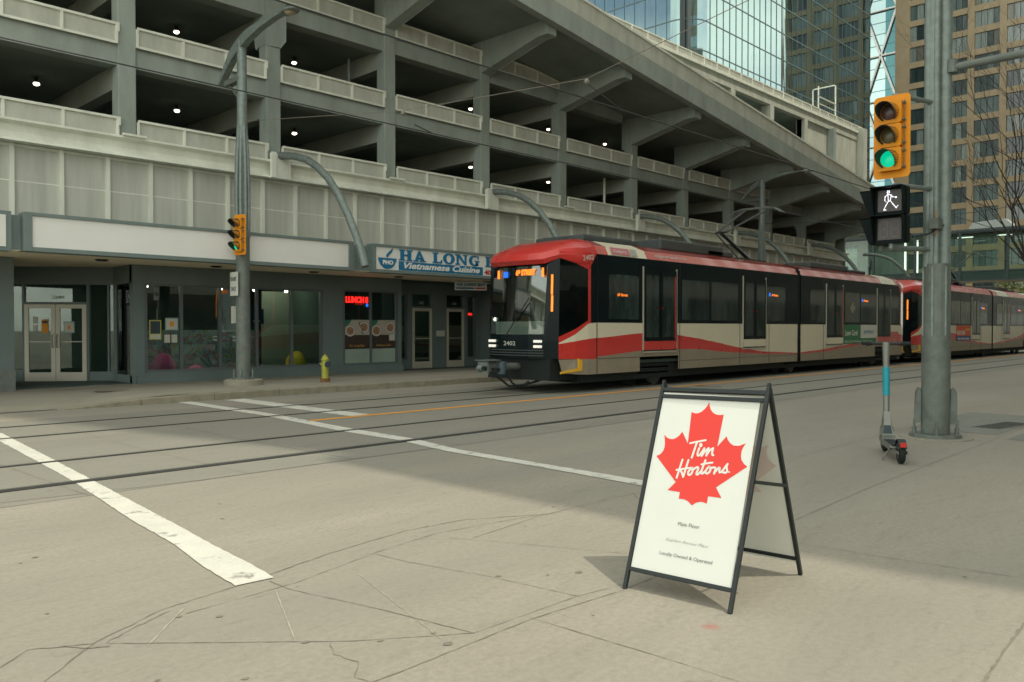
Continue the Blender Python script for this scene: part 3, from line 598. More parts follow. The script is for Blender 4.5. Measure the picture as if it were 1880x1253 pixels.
s = poster(11.45, 11.95, 1.62, 2.05, 21.4, mat('print_navy', (.01, .04, .10), .6, var=.1), 'dark blue hanging sign with a white arrow inside the shop', cat='sign')
b = MB(); b.prism([(0, .5), (.35, .9), (.35, .65), (1, .65), (1, .35), (.35, .35), (.35, .1)], (11.6, 21.39, 1.62), (.22, 0, 0), (0, 0, .16), (0, -.003, 0)); b.build('arrow_mark', pap, s)
def onwall(s0, s1, z0, z1, m, label, extra=None):
    b = MB(); o = P1+d*s0+nn*.012; b.obox((o.x, o.y, z0), d*(s1-s0), -nn*.004, (0, 0, z1-z0), m)
    for ii, (a, c, e, f, mm) in enumerate(extra or []):
        q = P1+d*(s0+a*(s1-s0))+nn*(.016+.003*ii); b.obox((q.x, q.y, z0+e*(z1-z0)), d*(s1-s0)*(c-a), -nn*.003, (0, 0, (z1-z0)*(f-e)), mm)
    o = b.build('poster', m); o['label'] = label; o['category'] = 'poster'
onwall(.40, .56, 1.38, 1.72, por, 'orange notice taped on the left leaf of the corner double door', [(.1, .9, .72, .9, pdk)])
onwall(.20, .30, 1.62, 1.79, pap, 'upper of two small white cards on the left leaf of the corner door'); onwall(.20, .30, 1.42, 1.58, pap, 'lower of two small white cards on the left leaf of the corner door')
onwall(.92, 1.18, 1.38, 1.67, tealp, 'pale sheet with orange sun drawing on the right leaf of the corner door', [(.08, .92, .08, .92, pap), (.38, .62, .3, .65, por)])
# neon lunch sign and food posters on the restaurant window
neon = text('neon_sign', 'LUNCH S', .24, (14.06, 20.43, 2.27), X1, Z1, red_led, width=.80, depth=.02, bold=.012, label='red glowing LUNCH window sign in the restaurant window', category='neon sign')
text('neon_subtitle', 'SPECIALS', .07, (14.4, 20.43, 2.2), X1, Z1, mat('led_red_dim', (.1, 0, 0), .5, var=0, emit=(.8, .03, .01), es=.35), neon); MB().box(14.80, 14.87, 20.43, 20.44, 2.15, 2.24).build('blue_lamp', blue_led, neon)
def foodposter(x0, x1, label, cap, bowls):
    b = MB(); cloth = mat('print_tablecloth', (.36, .34, .28), .8, var=.1, scale=2); br = mat('print_brown', (.035, .022, .015), .7, var=.2); gn = mat('print_green', (.02, .14, .08), .7, var=.3, scale=15)
    bw = mat('print_bowl', (.48, .46, .40), .7, var=.05); fd = mat('print_food', (.28, .16, .09), .8, var=.75, scale=22)
    b.box(x0, x1, 20.452, 20.456, 1.30, 1.75, cloth); b.box(x0, x1, 20.452, 20.456, .90, 1.299, br); b.prism([(0, 1), (.28, 1), (.2, .75), (.08, .6), (0, .5)], (x0, 20.451, 1.30), (x1-x0, 0, 0), (0, 0, .45), (0, -.001, 0), gn)
    for k, (cx, cz, r, f) in enumerate(bowls):
        for rr_, mm, dy in ((r, pdk, .0005), (r*.94, bw, .001), (r*.68, f or fd, .0015)):
            b.prism([(rr_*cos(2*pi*q/20), rr_*.92*sin(2*pi*q/20)) for q in range(20)], (x0+cx, 20.4495-dy*1.5, cz), X1, Z1, (0, -.0004, 0), mm)
    if not cap.startswith('V'): b.obox((x0+.50, 20.447, 1.68), (.14, 0, -.36), (0, .002, 0), (.03, 0, .01), pdk)
    else: b.box(x0+.66, x0+.88, 20.448, 20.45, 1.12, 1.3, pap)
    o = b.build('food_poster', cloth); o['label'] = label; o['category'] = 'poster'
    text('lettering', cap, .1, (x0+.16, 20.444, .95), X1, Z1, mat('print_gold', (.45, .27, .06), .6, var=0), o, width=.55, shear=.2)
foodposter(14.03, 14.93, 'left food poster with two noodle bowls and chopsticks over a dark band', 'Ha Long Bay', [(.20, 1.42, .19, None), (.70, 1.53, .20, None)])
foodposter(15.01, 15.91, 'right food poster with a noodle bowl and a plate above Vietnamese Cuisine', 'Vietnamese Cuisine', [(.18, 1.43, .20, None), (.70, 1.52, .20, None)])
mbx = MB().box(18.22, 18.52, 21.08, 21.2, 1.22, 1.42).build('mailbox', pap, bevel=.01); mbx['label'] = 'small white mailbox on the charcoal wall between the two shop doors'; mbx['category'] = 'mailbox'
poster(16.45, 16.66, 1.62, 1.86, 21.24, pap, 'white sheet high in the narrow window beside door 242'); poster(16.55, 16.75, .5, .68, 21.24, pap, 'small white sticker low in the narrow window beside door 242', [(.2, .8, .3, .7, pdk)])
os_ = text('window_sign', 'OPEN', .12, (19.66, 21.24, 1.95), X1, Z1, red_led, width=.26, depth=.01, label='small red lit window lettering right of door 240', category='window sign')

# ================================================================== BLANK SIGN BOX AND RESTAURANT SIGN
def signbox(name, x0, x1, label, cat, face, x_in=.16):
    t = thing(name, label, cat, ((x0+x1)/2, 18.4, 3.02)); z0, z1 = 3.03, 3.81
    b = MB(); b.box(x0, x1, 18.34, 18.6, z0, z1); b.box(x0, x0+x_in, 18.27, 18.34, z0, z1); b.box(x1-x_in, x1, 18.27, 18.34, z0, z1); b.box(x0+x_in, x1-x_in, 18.27, 18.34, z0, z0+.09); b.box(x0+x_in, x1-x_in, 18.27, 18.34, z1-.07, z1)
    b.build('sign_frame', awn, t, bevel=.008); MB().box(x0+x_in, x1-x_in, 18.31, 18.339, z0+.09, z1-.07).build('sign_face', face, t); return t
signbox('blank_sign', 5.0, 12.85, 'long blank white sign box above the vacant shop on the left', 'sign', bluelt)
rs = signbox('restaurant_sign', 13.48, 21.3, 'white restaurant sign with blue HA LONG BAY lettering and a steaming bowl', 'sign', bluelt, .09)
# slab-serif letters, unit box 0..1
def letter(ch):
    S_ = []; q = .27; t = .12
    bar = lambda x0, x1, z0, z1: [(x0, z0), (x1, z0), (x1, z1), (x0, z1)]
    def arc(cx, cz, rx, rz, a0, a1, wx, wz, n=18):
        o = [(cx+rx*cos(R(a)), cz+rz*sin(R(a))) for a in [a0+(a1-a0)*k/n for k in range(n+1)]]
        i = [(cx+(rx-wx)*cos(R(a)), cz+(rz-wz)*sin(R(a))) for a in [a1-(a1-a0)*k/n for k in range(n+1)]]; return o+i
    if ch == 'H': S_ = [bar(.10, .37, 0, 1), bar(.63, .90, 0, 1), bar(.37, .63, .42, .58), bar(0, .10, 0, t), bar(.37, .45, 0, t), bar(.55, .63, 0, t), bar(.90, 1, 0, t), bar(0, .10, 1-t, 1), bar(.37, .45, 1-t, 1), bar(.55, .63, 1-t, 1), bar(.90, 1, 1-t, 1)]
    if ch == 'A': S_ = [[(.08, 0), (.30, 0), (.50, .66), (.43, 1), (.36, .92)], [(.52, 1), (.43, 1), (.505, .661), (.60, 0), (.94, 0)], bar(.34, .58, .22, .36), bar(0, .07, 0, t), bar(.31, .40, 0, t), bar(.50, .59, 0, t), bar(.95, 1, 0, t)]
    if ch == 'L': S_ = [bar(.12, .45, 0, 1), bar(0, .12, 0, t), bar(0, .12, 1-t, 1), bar(.45, .58, 1-t, 1), [(.45, 0), (1, 0), (1, .34), (.88, .34), (.80, .14), (.45, .14)]]
    if ch == 'O': S_ = [arc(.5, .5, .5, .52, 0, 180, .29, .15), arc(.5, .5, .5, .52, 180, 360, .29, .15)]
    if ch == 'N': S_ = [bar(.10, .27, 0, 1), bar(.76, .92, 0, 1), [(.271, 1), (.271, .72), (.759, .0), (.759, .30), (.36, 1)], bar(0, .10, 0, t), bar(.27, .37, 0, t), bar(0, .10, 1-t, 1), bar(.66, .76, 1-t, 1), bar(.92, 1, 1-t, 1)]
    if ch == 'G': S_ = [arc(.5, .5, .5, .52, 60, 180, .29, .15), arc(.5, .5, .5, .52, 180, 318, .29, .15), bar(.62, .87, .02, .42), bar(.52, 1, .421, .52), bar(.80, .90, .64, .98)]
    if ch == 'B': S_ = [bar(.10, .42, 0, 1), bar(0, .10, 0, t), bar(0, .10, 1-t, 1), arc(.42, .26, .55, .26, -90, 90, .30, .11), arc(.42, .76, .48, .24, -90, 90, .27, .10)]
    if ch == 'Y': S_ = [[(.36, 0), (.64, 0), (.64, .42), (.92, .9), (.76, .9), (.52, .56), (.36, .9), (.10, .9), (.36, .42)], bar(.25, .36, 0, t), bar(.64, .75, 0, t), bar(0, .45, .901, 1), bar(.62, 1, .901, 1)]
    return S_
for ch, (a, c) in zip('HALONGBAY', [(14.37, 14.85), (14.89, 15.35), (15.60, 15.97), (16.0, 16.46), (16.49, 16.98), (17.04, 17.49), (17.73, 18.16), (18.2, 18.65), (18.68, 19.15)]):
    b = MB(); k = 0
    for poly in letter(ch): b.prism([(max(p[0], -.0), p[1]) for p in poly], (a, 18.3, 3.40), (c-a, 0, 0), (0, 0, .31), (0, -.012, 0))
    b.build('letter', sgnblue, rs)
MB().box(14.37, 17.63, 18.298, 18.309, 3.13, 3.375).build('lettering_band', sgnblue, rs)
text('lettering', 'Vietnamese Cuisine', .24, (14.48, 18.292, 3.19), X1, Z1, bluelt, rs, shear=.3, width=2.95, bold=.007, depth=.004)
text('lettering', '403.266.2882', .2, (17.71, 18.304, 3.16), X1, Z1, mat('print_red', (.42, .03, .03), .5, var=0), rs, width=1.5, bold=.008, depth=.006)
b = MB(); b.prism([(-.32, .0), (.32, .0), (.30, -.08), (.23, -.20), (.12, -.28), (0, -.30), (-.12, -.28), (-.23, -.20), (-.30, -.08)], (13.97, 18.3, 3.44), X1, Z1, (0, -.012, 0)); b.build('bowl_mark', sgnblue, rs)
b = MB(); b.prism([(0, 0), (.06, .07), (.16, .16), (.20, .28), (.10, .20), (-.02, .10), (-.05, .03)], (13.97, 18.3, 3.455), X1, Z1, (0, -.008, 0)); b.build('steam_mark', sgnblue, rs)
text('lettering', 'PHO', .15, (13.80, 18.285, 3.27), X1, Z1, bluelt, rs, width=.36, bold=.008, depth=.003)
bs = thing('hanging_sign', 'small white HA LONG BAY blade sign hanging under the canopy', 'sign', (18.2, 19.5, 2.75))
da = Vector((.87, -.5, 0)); b = MB(); b.obox((17.78, 19.75, 2.73), da*1.05, (0.01, .03, 0), (0, 0, .27)); b.build('sign_panel', panelw, bs)
text('lettering', 'HA LONG BAY', .13, Vector((17.83, 19.715, 2.87)), da, Z1, sgnblue, bs, width=.95, bold=.006); b = MB(); o = Vector((17.81, 19.725, 2.77)); b.obox(o, da*.6, (0, .002, 0), (0, 0, .05), sgnblue); b.obox(o+da*.64, da*.33, (0, .002, 0), (0, 0, .05), MATS['print_red']); b.build('lettering_band', sgnblue, bs)
b = MB(); b.tube([(17.9, 19.68, 3.0), (17.9, 19.68, 3.05)], .012, 6); b.tube([(18.6, 19.28, 3.0), (18.6, 19.28, 3.05)], .012, 6); b.build('bracket', black, bs)

# ================================================================== TRAMS
def tram(x0, label, second=False):
    T = thing('tram', label, 'tram', (x0+11, 13.35, 0)); yc = 13.35; HW = 1.32
    tip = x0; tail = x0+22.95; A0, A1 = x0+1.55, tail-1.55; mid = x0+12.28
    def lo(x): return wave(x-x0, [(1.59, .83), (3.43, .94), (4.92, .95), (6.0, .93), (7.68, .81), (10.2, .70), (12.8, .66), (14.5, .70), (16.0, .80), (17.43, .87), (18.8, .96), (22.6, .93)])
    def up(x): return wave(x-x0, [(1.59, 1.27), (3.42, 1.38), (4.91, 1.33), (6.0, 1.23), (6.6, 1.15), (8.48, .92), (9.87, .78), (12.17, .70), (13.9, .76), (15.8, .88), (17.43, 1.0), (20.4, 1.36), (21.4, 1.36), (22.6, 1.27)])
    def wave(s, P):
        if s <= P[0][0]: return P[0][1]
        for (a, q), (c, r) in zip(P, P[1:]):
            if s <= c: t = (s-a)/(c-a); t = t*t*(3-2*t)*.35+t*.65; return q+(r-q)*t
        return P[-1][1]
    def side(xa, xb, nm):
        b = MB(); n = max(2, int((xb-xa)/.35)); cut = [(x0+3.3, x0+5.05), (x0+18.9, x0+20.35)]
        xs = sorted(set([round(xa+(xb-xa)*i/n, 4) for i in range(n+1)]+[q for c in cut for q in c if xa < q < xb]))
        for sg in (-1, 1):
            b = MB()
            for q0, q1 in zip(xs, xs[1:]):
                bot = .78 if any(c0-.01 <= q0 and q1 <= c1+.01 for c0, c1 in cut) else .42
                Z0 = [bot, lo(q0), up(q0), 1.63, 3.25]; Z_ = [bot, lo(q1), up(q1), 1.63, 3.25]
                for k, m in enumerate((ttaupe, tred, tcream, tblack)):
                    if k == 1 and Z0[2]-Z0[1] < .01 and Z_[2]-Z_[1] < .01: continue
                    y = yc+sg*HW; b.add([(q0, y, Z0[k]), (q1, y, Z_[k]), (q1, y, Z_[k+1]), (q0, y, Z0[k+1])], [(0, 1, 2, 3) if sg < 0 else (3, 2, 1, 0)], m)
            b.build(nm, tblack, T)
        r = MB(); creamz = (x0+2.0, x0+3.6) if not second else (x0+1.6, x0+2.0)
        for sg in (-1, 1):
            qs = sorted(set([xa, xb]+[q for q in (creamz[0], creamz[1], tail-3.4, tail-1.9) if xa < q < xb]+([x0+13.3, x0+15.5] if second and xa > mid-1 else [])))
            for q0, q1 in zip(qs, qs[1:]):
                mm = tcream if (creamz[0] <= q0 < creamz[1] or tail-3.4 <= q0 < tail-1.9 or (second and x0+13.3 <= q0 < x0+15.5)) else (tred if second else troof)
                y0_, y1_, y2_ = yc+sg*HW, yc+sg*(HW-.10), yc+sg*(HW-.50)
                r.add([(q0, y0_, 3.25), (q1, y0_, 3.25), (q1, y1_, 3.46), (q0, y1_, 3.46), (q1, y2_, 3.62), (q0, y2_, 3.62)], [(0, 1, 2, 3), (3, 2, 4, 5)], mm)
        r.add([(xa, yc-HW+.5, 3.62), (xb, yc-HW+.5, 3.62), (xb, yc+HW-.5, 3.62), (xa, yc+HW-.5, 3.62)], [(0, 1, 2, 3)], tgrey)
        r.build('roof', tred, T, smooth=25)
    side(A0, mid-.12, 'side_panel'); side(mid+.12, A1, 'side_panel')
    b = MB()
    for sg in (-1, 1):
        for i in range(6): b.box(mid-.12+.04*i, mid-.10+.04*i, yc+sg*(HW-.05)-.03, yc+sg*(HW-.05)+.03, .55, 3.4)
    b.box(mid-.12, mid+.12, yc-HW+.08, yc+HW-.08, .5, 3.5); b.build('articulation', rubber, T)
    # floor and simple interior
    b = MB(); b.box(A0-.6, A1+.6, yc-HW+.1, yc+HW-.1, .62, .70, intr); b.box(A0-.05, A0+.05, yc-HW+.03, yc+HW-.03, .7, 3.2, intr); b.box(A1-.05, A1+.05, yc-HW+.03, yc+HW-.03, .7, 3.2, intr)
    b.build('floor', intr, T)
    seatm = mat('seat_fabric', (.06, .09, .10), .8, var=.2)
    # windows: glazed boxes set on the black band
    wins = [(2.02, 3.24), (5.22, 6.6), (6.73, 8.22), (10.0, 11.25), (13.1, 14.25), (16.0, 17.35), (17.45, 18.95), (20.5, 22.2)]
    for sg in (-1, 1):
        for a, c in wins:
            if c > 21.4: c = 21.4
            y = yc+sg*(HW+.004); wf = MB(); wf.box(x0+a, x0+c, min(y, y+sg*.006), max(y, y+sg*.006), 1.72, 2.80)
            wm = mat('tram_pane_grey', (.13, .145, .125), .07, var=.7, scale=1.6, streak=(2.2, 1, .45), spec=.7) if second else mat('tram_pane_dark', (.024, .040, .038), .06, var=.85, scale=1.5, streak=(2.0, 1, .5), spec=.65)
            wf.build('window', wm, T)
        for a, dcol in ((3.44, 'r'), (8.53, 'c'), (14.39, 'c'), (19.07, 'r')):
            wd = 1.48 if a == 3.44 else 1.38; y = yc+sg*(HW+.004); o = y+sg*.03; lo_, hi_ = min(y, o), max(y, o)
            D = MB(); low = (tred if dcol == 'r' else tcream); D.box(x0+a, x0+a+wd/2-.012, lo_, hi_, .95, 1.17, low); D.box(x0+a+wd/2+.012, x0+a+wd, lo_, hi_, .95, 1.17, low)
            for q in (x0+a, x0+a+wd/2+.012): D.box(q, q+wd/2-.012, lo_, hi_, 1.171, 3.0, tblack); D.box(q+.09, q+wd/2-.10, min(o, o+sg*.004), max(o, o+sg*.004), 1.27, 2.85, MATS['tram_pane_grey'] if second else mat('tram_pane_dark', (.02, .03, .028), .06))
            D.box(x0+a-.03, x0+a-.005, lo_, hi_+.02 if sg > 0 else hi_, .95, 3.05, alu); D.box(x0+a+wd+.005, x0+a+wd+.03, lo_, hi_, .95, 3.05, alu); D.box(x0+a, x0+a+wd, lo_, hi_, .88, .915, alu); D.box(x0+a, x0+a+wd, lo_, hi_, .916, .949, black)
            if a in (3.44, 14.39): D.box(x0+a+wd-.08, x0+a+wd-.055, min(o, o+sg*.008), max(o, o+sg*.008), 1.2, 2.85, leafred)
            dr = D.build('door', tblack, T)
            for q in (x0+a+wd/2-.12, x0+a+wd/2+.12):
                MB().lathe([(.035, 0), (.035, .012), (.02, .016)], (q, o+sg*.004, 2.02), 10, leafred, 'y').build('door_button', leafred, dr)
    # nose and tail
    # column stations: (s, y offset from centre)
    C0, Ca, Cb, Cc, Cd, Ce, Cf, Cg = (0.12, 0), (.13, .45), (.20, .86), (.42, 1.12), (.85, 1.26), (1.24, 1.318), (1.34, 1.32), (1.56, 1.32)
    def NX(s, end): return tip+s if end == 0 else tail-s
    for end in (0, 1):
        N = MB(); Wn = MB(); Cp = MB()
        for sg in (-1, 1):
            Sw = MB()
            def P(c, z, ds=0, dy=0): return (NX(c[0]+ds, end), yc+sg*(c[1]+dy), z)
            fl = (sg < 0) == (end == 0)
            def q4(M, a, b_, c, e, m): M.add([a, b_, c, e], [(0, 1, 2, 3) if fl else (3, 2, 1, 0)], m)
            # lower front: bumper and grille
            for (c1, c2) in ((C0, Ca), (Ca, Cb)):
                q4(N, P(c1, .80), P(c2, .80), P(c2, 1.36), P(c1, 1.36), tblack)
                for z in (.86, .92, .98): N.obox(Vector(P(c1, z, -.012)), Vector(P(c2, z, -.012))-Vector(P(c1, z, -.012)), (0.01*(1 if end == 0 else -1), 0, 0), (0, 0, .02), tgrey)
            q4(N, P(Cb, .80), P(Cc, .80), P(Cc, 1.22), P(Cb, 1.20), tred if False else tblack)
            # windscreen with slight rake
            for (c1, c2) in ((C0, Ca), (Ca, Cb)): q4(Wn, P(c1, 1.37), P(c2, 1.37), P(c2, 2.98, .14), P(c1, 2.98, .14), wsglass)
            q4(N, P(Cb, 1.20), P(Cc, 1.22), P(Cc, 3.12, .05), P(Cb, 3.0, .14), tblack)
            # side: red band, cream wedge, red line, window, cap
            zt = {Cc: (.80, 1.14, 1.16, 1.30, 3.10, 3.25), Cd: (.79, 1.20, 1.36, 1.48, 3.0, 3.25), Ce: (.78, 1.25, 1.60, 1.68, 2.87, 3.25), Cf: (.78, 1.26, 1.62, 1.70, 2.9, 3.25), Cg: (.78, 1.27, 1.63, 1.70, 2.9, 3.25)}
            for c1, c2 in ((Cc, Cd), (Cd, Ce)):
                a, e = zt[c1], zt[c2]
                for k, m in ((0, tred), (1, tcream), (2, tred), (4, tred)): q4(N, P(c1, a[k], .05 if k == 4 and c1 is Cc else 0), P(c2, e[k]), P(c2, e[k+1]), P(c1, a[k+1], .05 if k == 4 and c1 is Cc else 0), m)
                q4(Sw, P(c1, a[3]), P(c2, e[3]), P(c2, e[4]), P(c1, a[4], .05 if c1 is Cc else 0), tglass)
            Sw.build('cab_window', tglass, T)
            a, e = zt[Ce], zt[Cf]
            for k, m in ((0, tred), (1, tcream)): q4(N, P(Ce, a[k]), P(Cf, e[k]), P(Cf, e[k+1]), P(Ce, a[k+1]), m)
            q4(N, P(Ce, 1.60), P(Cf, 1.62), P(Cf, 3.25), P(Ce, 3.25), tred)
            a, e = zt[Cf], zt[Cg]
            for k, m in ((0, tred), (1, tcream)): q4(N, P(Cf, a[k]), P(Cg, e[k]), P(Cg, e[k+1]), P(Cf, a[k+1]), m)
            N.add([P(Cf, 1.62), P(Cg, 1.63), P(Cg, 3.25), P(Cf, 2.95)], [(0, 1, 2, 3) if fl else (3, 2, 1, 0)], tblack); N.add([P(Cf, 2.951), P(Cg, 3.251), P(Cf, 3.25)], [(0, 1, 2) if fl else (2, 1, 0)], tred)
            # skirt under the nose
            for (c1, z1_), (c2, z2_) in (((Cc, .47), (Cd, .44)), ((Cd, .44), (Ce, .42)), ((Ce, .42), (Cg, .42))): q4(N, P(c1, z1_, .12 if c1 is Cc else 0), P(c2, z2_), P(c2, .785), P(c1, .785, .0), ttaupe)
            # red cap over the windscreen, wrapping back to the roof
            rows = [[((.14, 0), 2.97), ((.15, .45), 2.965), ((.25, .84), 2.97), ((.48, 1.12), 3.11), ((.85, 1.285), 3.02), ((1.24, 1.335), 3.0), ((1.57, 1.322), 3.26)],
                    [((.03, 0), 3.06), ((.04, .45), 3.06), ((.17, .85), 3.07), ((.45, 1.13), 3.18), ((.85, 1.30), 3.18), ((1.24, 1.335), 3.16), ((1.57, 1.322), 3.27)],
                    [((.05, 0), 3.21), ((.07, .43), 3.21), ((.20, .80), 3.22), ((.50, 1.04), 3.31), ((.90, 1.22), 3.36), ((1.26, 1.26), 3.38), ((1.57, 1.24), 3.44)],
                    [((.26, 0), 3.36), ((.28, .40), 3.36), ((.40, .70), 3.36), ((.68, .88), 3.42), ((1.0, 1.05), 3.50), ((1.30, 1.08), 3.52), ((1.57, 1.06), 3.54)],
                    [((.95, 0), 3.55), ((.97, .36), 3.55), ((1.0, .58), 3.55), ((1.10, .68), 3.57), ((1.22, .80), 3.61), ((1.40, .83), 3.62), ((1.57, .83), 3.62)],
                    [((1.57, 0), 3.66), ((1.57, .2), 3.66), ((1.57, .4), 3.655), ((1.57, .5), 3.65), ((1.57, .6), 3.645), ((1.57, .7), 3.635), ((1.57, .829), 3.622)]]
            G2 = [[(NX(p[0][0], end), yc+sg*p[0][1], p[1]) for p in r] for r in rows]
            nn_ = 7; V = [p for r in G2 for p in r]
            Cp.add(V, [((i*nn_+j, i*nn_+j+1, (i+1)*nn_+j+1, (i+1)*nn_+j) if fl else ((i+1)*nn_+j, (i+1)*nn_+j+1, i*nn_+j+1, i*nn_+j)) for i in range(len(rows)-1) for j in range(nn_-1)], tred)
        N.build('cab', tblack, T); Wn.build('windscreen', wsglass, T); 
        cp = Cp.build('roof_cap', tred, T, smooth=28)
        E = NX(0, end); sd = 1 if end == 0 else -1
        B = MB(); B.box(min(E+.28*sd, E+.55*sd), max(E+.28*sd, E+.55*sd), yc-.75, yc+.75, 1.30, 1.66, mat('dash_grey', (.50, .53, .47), .7, var=.08)); B.box(min(E+1.5*sd, E+1.55*sd), max(E+1.5*sd, E+1.55*sd), yc-1.2, yc+1.2, .7, 3.1, mat('cab_wall_grey', (.22, .27, .25), .8, var=.5, scale=2))
        B.box(min(E+.8*sd, E+1.2*sd), max(E+.8*sd, E+1.2*sd), yc-.25, yc+.3, .8, 2.1, rubber); B.box(min(E+.3*sd, E+.34*sd), max(E+.3*sd, E+.34*sd), yc-.84, yc+.84, 2.72, 2.95, tblack)
        B.build('cab_interior', intr, T)
        # wiper
        wy = yc-.05; MB().tube([(E+.08*sd, wy+.28, 1.32), (E+.11*sd, wy-.05, 1.75), (E+.14*sd, wy-.42, 2.2)], .014, 6).build('wiper', black, T)
        hl = mat('headlight_glass', (.6, .6, .55), .2, var=0, emit=(1, .95, .8), es=.5)
        for yy in (-.79, -.67, .67, .79):
            b = MB()
            for z in (1.08, 1.20): b.box(min(E+.09*sd, E+.19*sd), max(E+.09*sd, E+.19*sd), yc+yy-.036, yc+yy+.036, z-.030, z+.030)
            b.build('headlight', hl, T, bevel=.01)
        if end == 0:
            for yy in (-.94, .70):
                pass
            text('destination_display', '69 STREET', .17, (E+.24, yc+.05, 2.74), -Y1, Z1, orange_led, T, width=.62, bold=.01)
            b = MB(); b.box(E+.22, E+.23, yc+.30, yc+.44, 2.70, 2.84); b.build('route_display', blue_led, T)
            for yy in (-.80, .62): MB().box(E+.235, E+.245, yc+yy-.03, yc+yy+.03, 2.68, 2.88).build('marker_lamp', orange_led, T)
            for z0_, z1_, y_ in ((2.27, 2.72, -1.0), (1.88, 2.25, -1.0)):
                a = Vector((E+.305, yc-.985, z0_)); b = MB(); b.obox(a, (.032, -.035, 0), (-.012, -.012, 0), (.012, .0, z1_-z0_)); b.build('marker_lamp', orange_led, T)
            n_ = mat('number_white', (.6, .6, .55), .5, var=0)
            text('fleet_number', '2402' if not second else '2418', .14, (E+.095, yc+.32, 1.10), -Y1, Z1, n_, T, width=.38)
            text('fleet_number', '2402' if not second else '2418', .17, (E+1.02, yc-1.345, 3.06), Vector((1, -.09, .12)).normalized(), Vector((0, .1, 1)), n_, T, width=.36)
        # coupler
        b = MB(); cx = E-.0*sd
        b.box(min(cx-.85*sd, cx-.45*sd), max(cx-.85*sd, cx-.45*sd), yc-.10, yc+.10, .52, .70, galvd); b.box(min(cx-.90*sd, cx-.84*sd), max(cx-.90*sd, cx-.84*sd), yc-.15, yc+.15, .48, .74, galv); b.lathe([(.09, 0), (.085, -.06*sd), (.03, -.12*sd)], (cx-.9*sd, yc+.05, .60), 12, galv, 'x'); b.lathe([(.05, 0), (.05, -.08*sd)], (cx-.9*sd, yc-.10, .60), 10, rubber, 'x'); b.box(min(cx-.72*sd, cx-.6*sd), max(cx-.72*sd, cx-.6*sd), yc-.26, yc+.26, .54, .60, rubber)
        b.tube([(cx-.9*sd, yc+.02, .62), (cx+.5*sd, yc, .60)], .09, 10, galvd); b.lathe([(.12, 0), (.12, .26), (.09, .28)], (cx-.42*sd, yc-.12, .46), 12, mat('drum_blue_grey', (.07, .10, .12), .5, var=.2))
        b.box(min(cx-.95*sd, cx-.5*sd), max(cx-.95*sd, cx-.5*sd), yc-.20, yc+.20, .765, .785, galvd) if end == 0 else None
        b.tube([(cx-.7*sd, yc-.15, .48), (cx-.35*sd, yc-.3, .18), (cx+.1*sd, yc-.4, .2), (cx+.5*sd, yc-.5, .30)], .028, 8, rubber); b.tube([(cx-.4*sd, yc-.25, .5), (cx-.25*sd, yc-.3, .25), (cx-.05*sd, yc-.35, .13), (cx+.2*sd, yc-.4, .27)], .025, 8, rubber)
        b.build('coupler', galv, T, smooth=40) if not (end == 1 and False) else None
        b = MB(); b.box(min(E+.25*sd, E+1.8*sd), max(E+.25*sd, E+1.8*sd), yc-1.0, yc+1.0, .30, .80); b.build('underframe', rubber, T)
        # yellow step guard
        b = MB(); y = yc-1.20; b.prism([(0, 0), (.62, .06), (.62, .30), (.50, .34), (.52, .12), (0, .045)] if end == 0 else [(0, 0), (-.62, .06), (-.62, .30), (-.50, .34), (-.52, .12), (0, .045)], (NX(.42, end), yc-1.16, .46), Vector((1, -.22*sd, 0)).normalized(), Z1, (0, -.03, 0)); b.build('step_guard', mat('guard_yellow', (.75, .42, .03), .5, var=.1), T)
    # bogies
    for bx in (x0+4.2, x0+12.28, x0+19.6):
        Bg = MB(); Bg.box(bx-.9, bx+.9, yc-1.12, yc+1.12, .28, .62, rubber)
        for z in (.36, .5, .66): Bg.box(bx-.82, bx+.62, yc-1.16, yc-1.125, z-.02, z+.02, galvd)
        for sx in (-.55, .55):
            for sg in (-1, 1): Bg.lathe([(.30, 0), (.30, .10), (.22, .12)], (bx+sx, yc+sg*.72-.05, .31), 18, galvd if sx > 0 else rubber, 'y')
        Bg.build('bogie', rubber, T)
    MB().box(x0+1.2, tail-1.2, yc-1.16, yc+1.16, .22, .60).build('underframe', rubber, T)
    # panel seams
    b = MB()
    for q in (x0+1.57, x0+5.12, x0+8.35, mid-2.1, mid+1.9): b.box(q-.008, q+.008, yc-HW-.006, yc-HW+.01, .42, 3.2)
    b.box(x0+1.6, x0+3.3, yc-HW-.004, yc-HW+.01, .775, .785); b.box(x0+5.1, mid-.2, yc-HW-.004, yc-HW+.01, .63, .638); b.build('panel_seams', black, T)
    # roof equipment
    b = MB(); b.box(x0+1.75, x0+4.0, yc-.75, yc+.8, 3.63, 3.76); b.box(x0+1.9, x0+3.9, yc-.65, yc+.7, 3.76, 3.80); b.build('roof_unit', tgrey, T, bevel=.03)
    for a, c, z in ((5.0, 8.3, 3.86), (7.4, 8.9, 3.80), (14.3, 17.6, 3.84), (17.8, 19.3, 3.74)):
        MB().box(x0+a, x0+c, yc-.8, yc+.8, 3.63, z+.06*(a < 6)).build('roof_unit', tgrey, T, bevel=.04)
    # pantograph
    px = x0+10.0; kz = 4.52; kx = px-.45
    b = MB(); b.box(px-.2, px+1.6, yc-.5, yc+.5, 3.64, 3.72, black)
    b.tube([(px+1.45, yc, 3.74), (kx, yc, kz)], [.07, .055], 8, black); b.tube([(px+1.0, yc+.12, 3.74), (kx-.05, yc+.12, kz-.06)], .018, 6, black)
    for s_ in (-.28, .28): b.tube([(kx, yc+s_*.6, kz), (px+1.85, yc+s_*1.6, 5.46)], .032, 6, tgrey)
    b.tube([(kx, yc-.2, kz), (kx, yc+.2, kz)], .03, 6, black); b.build('pantograph_arm', black, T)
    b = MB()
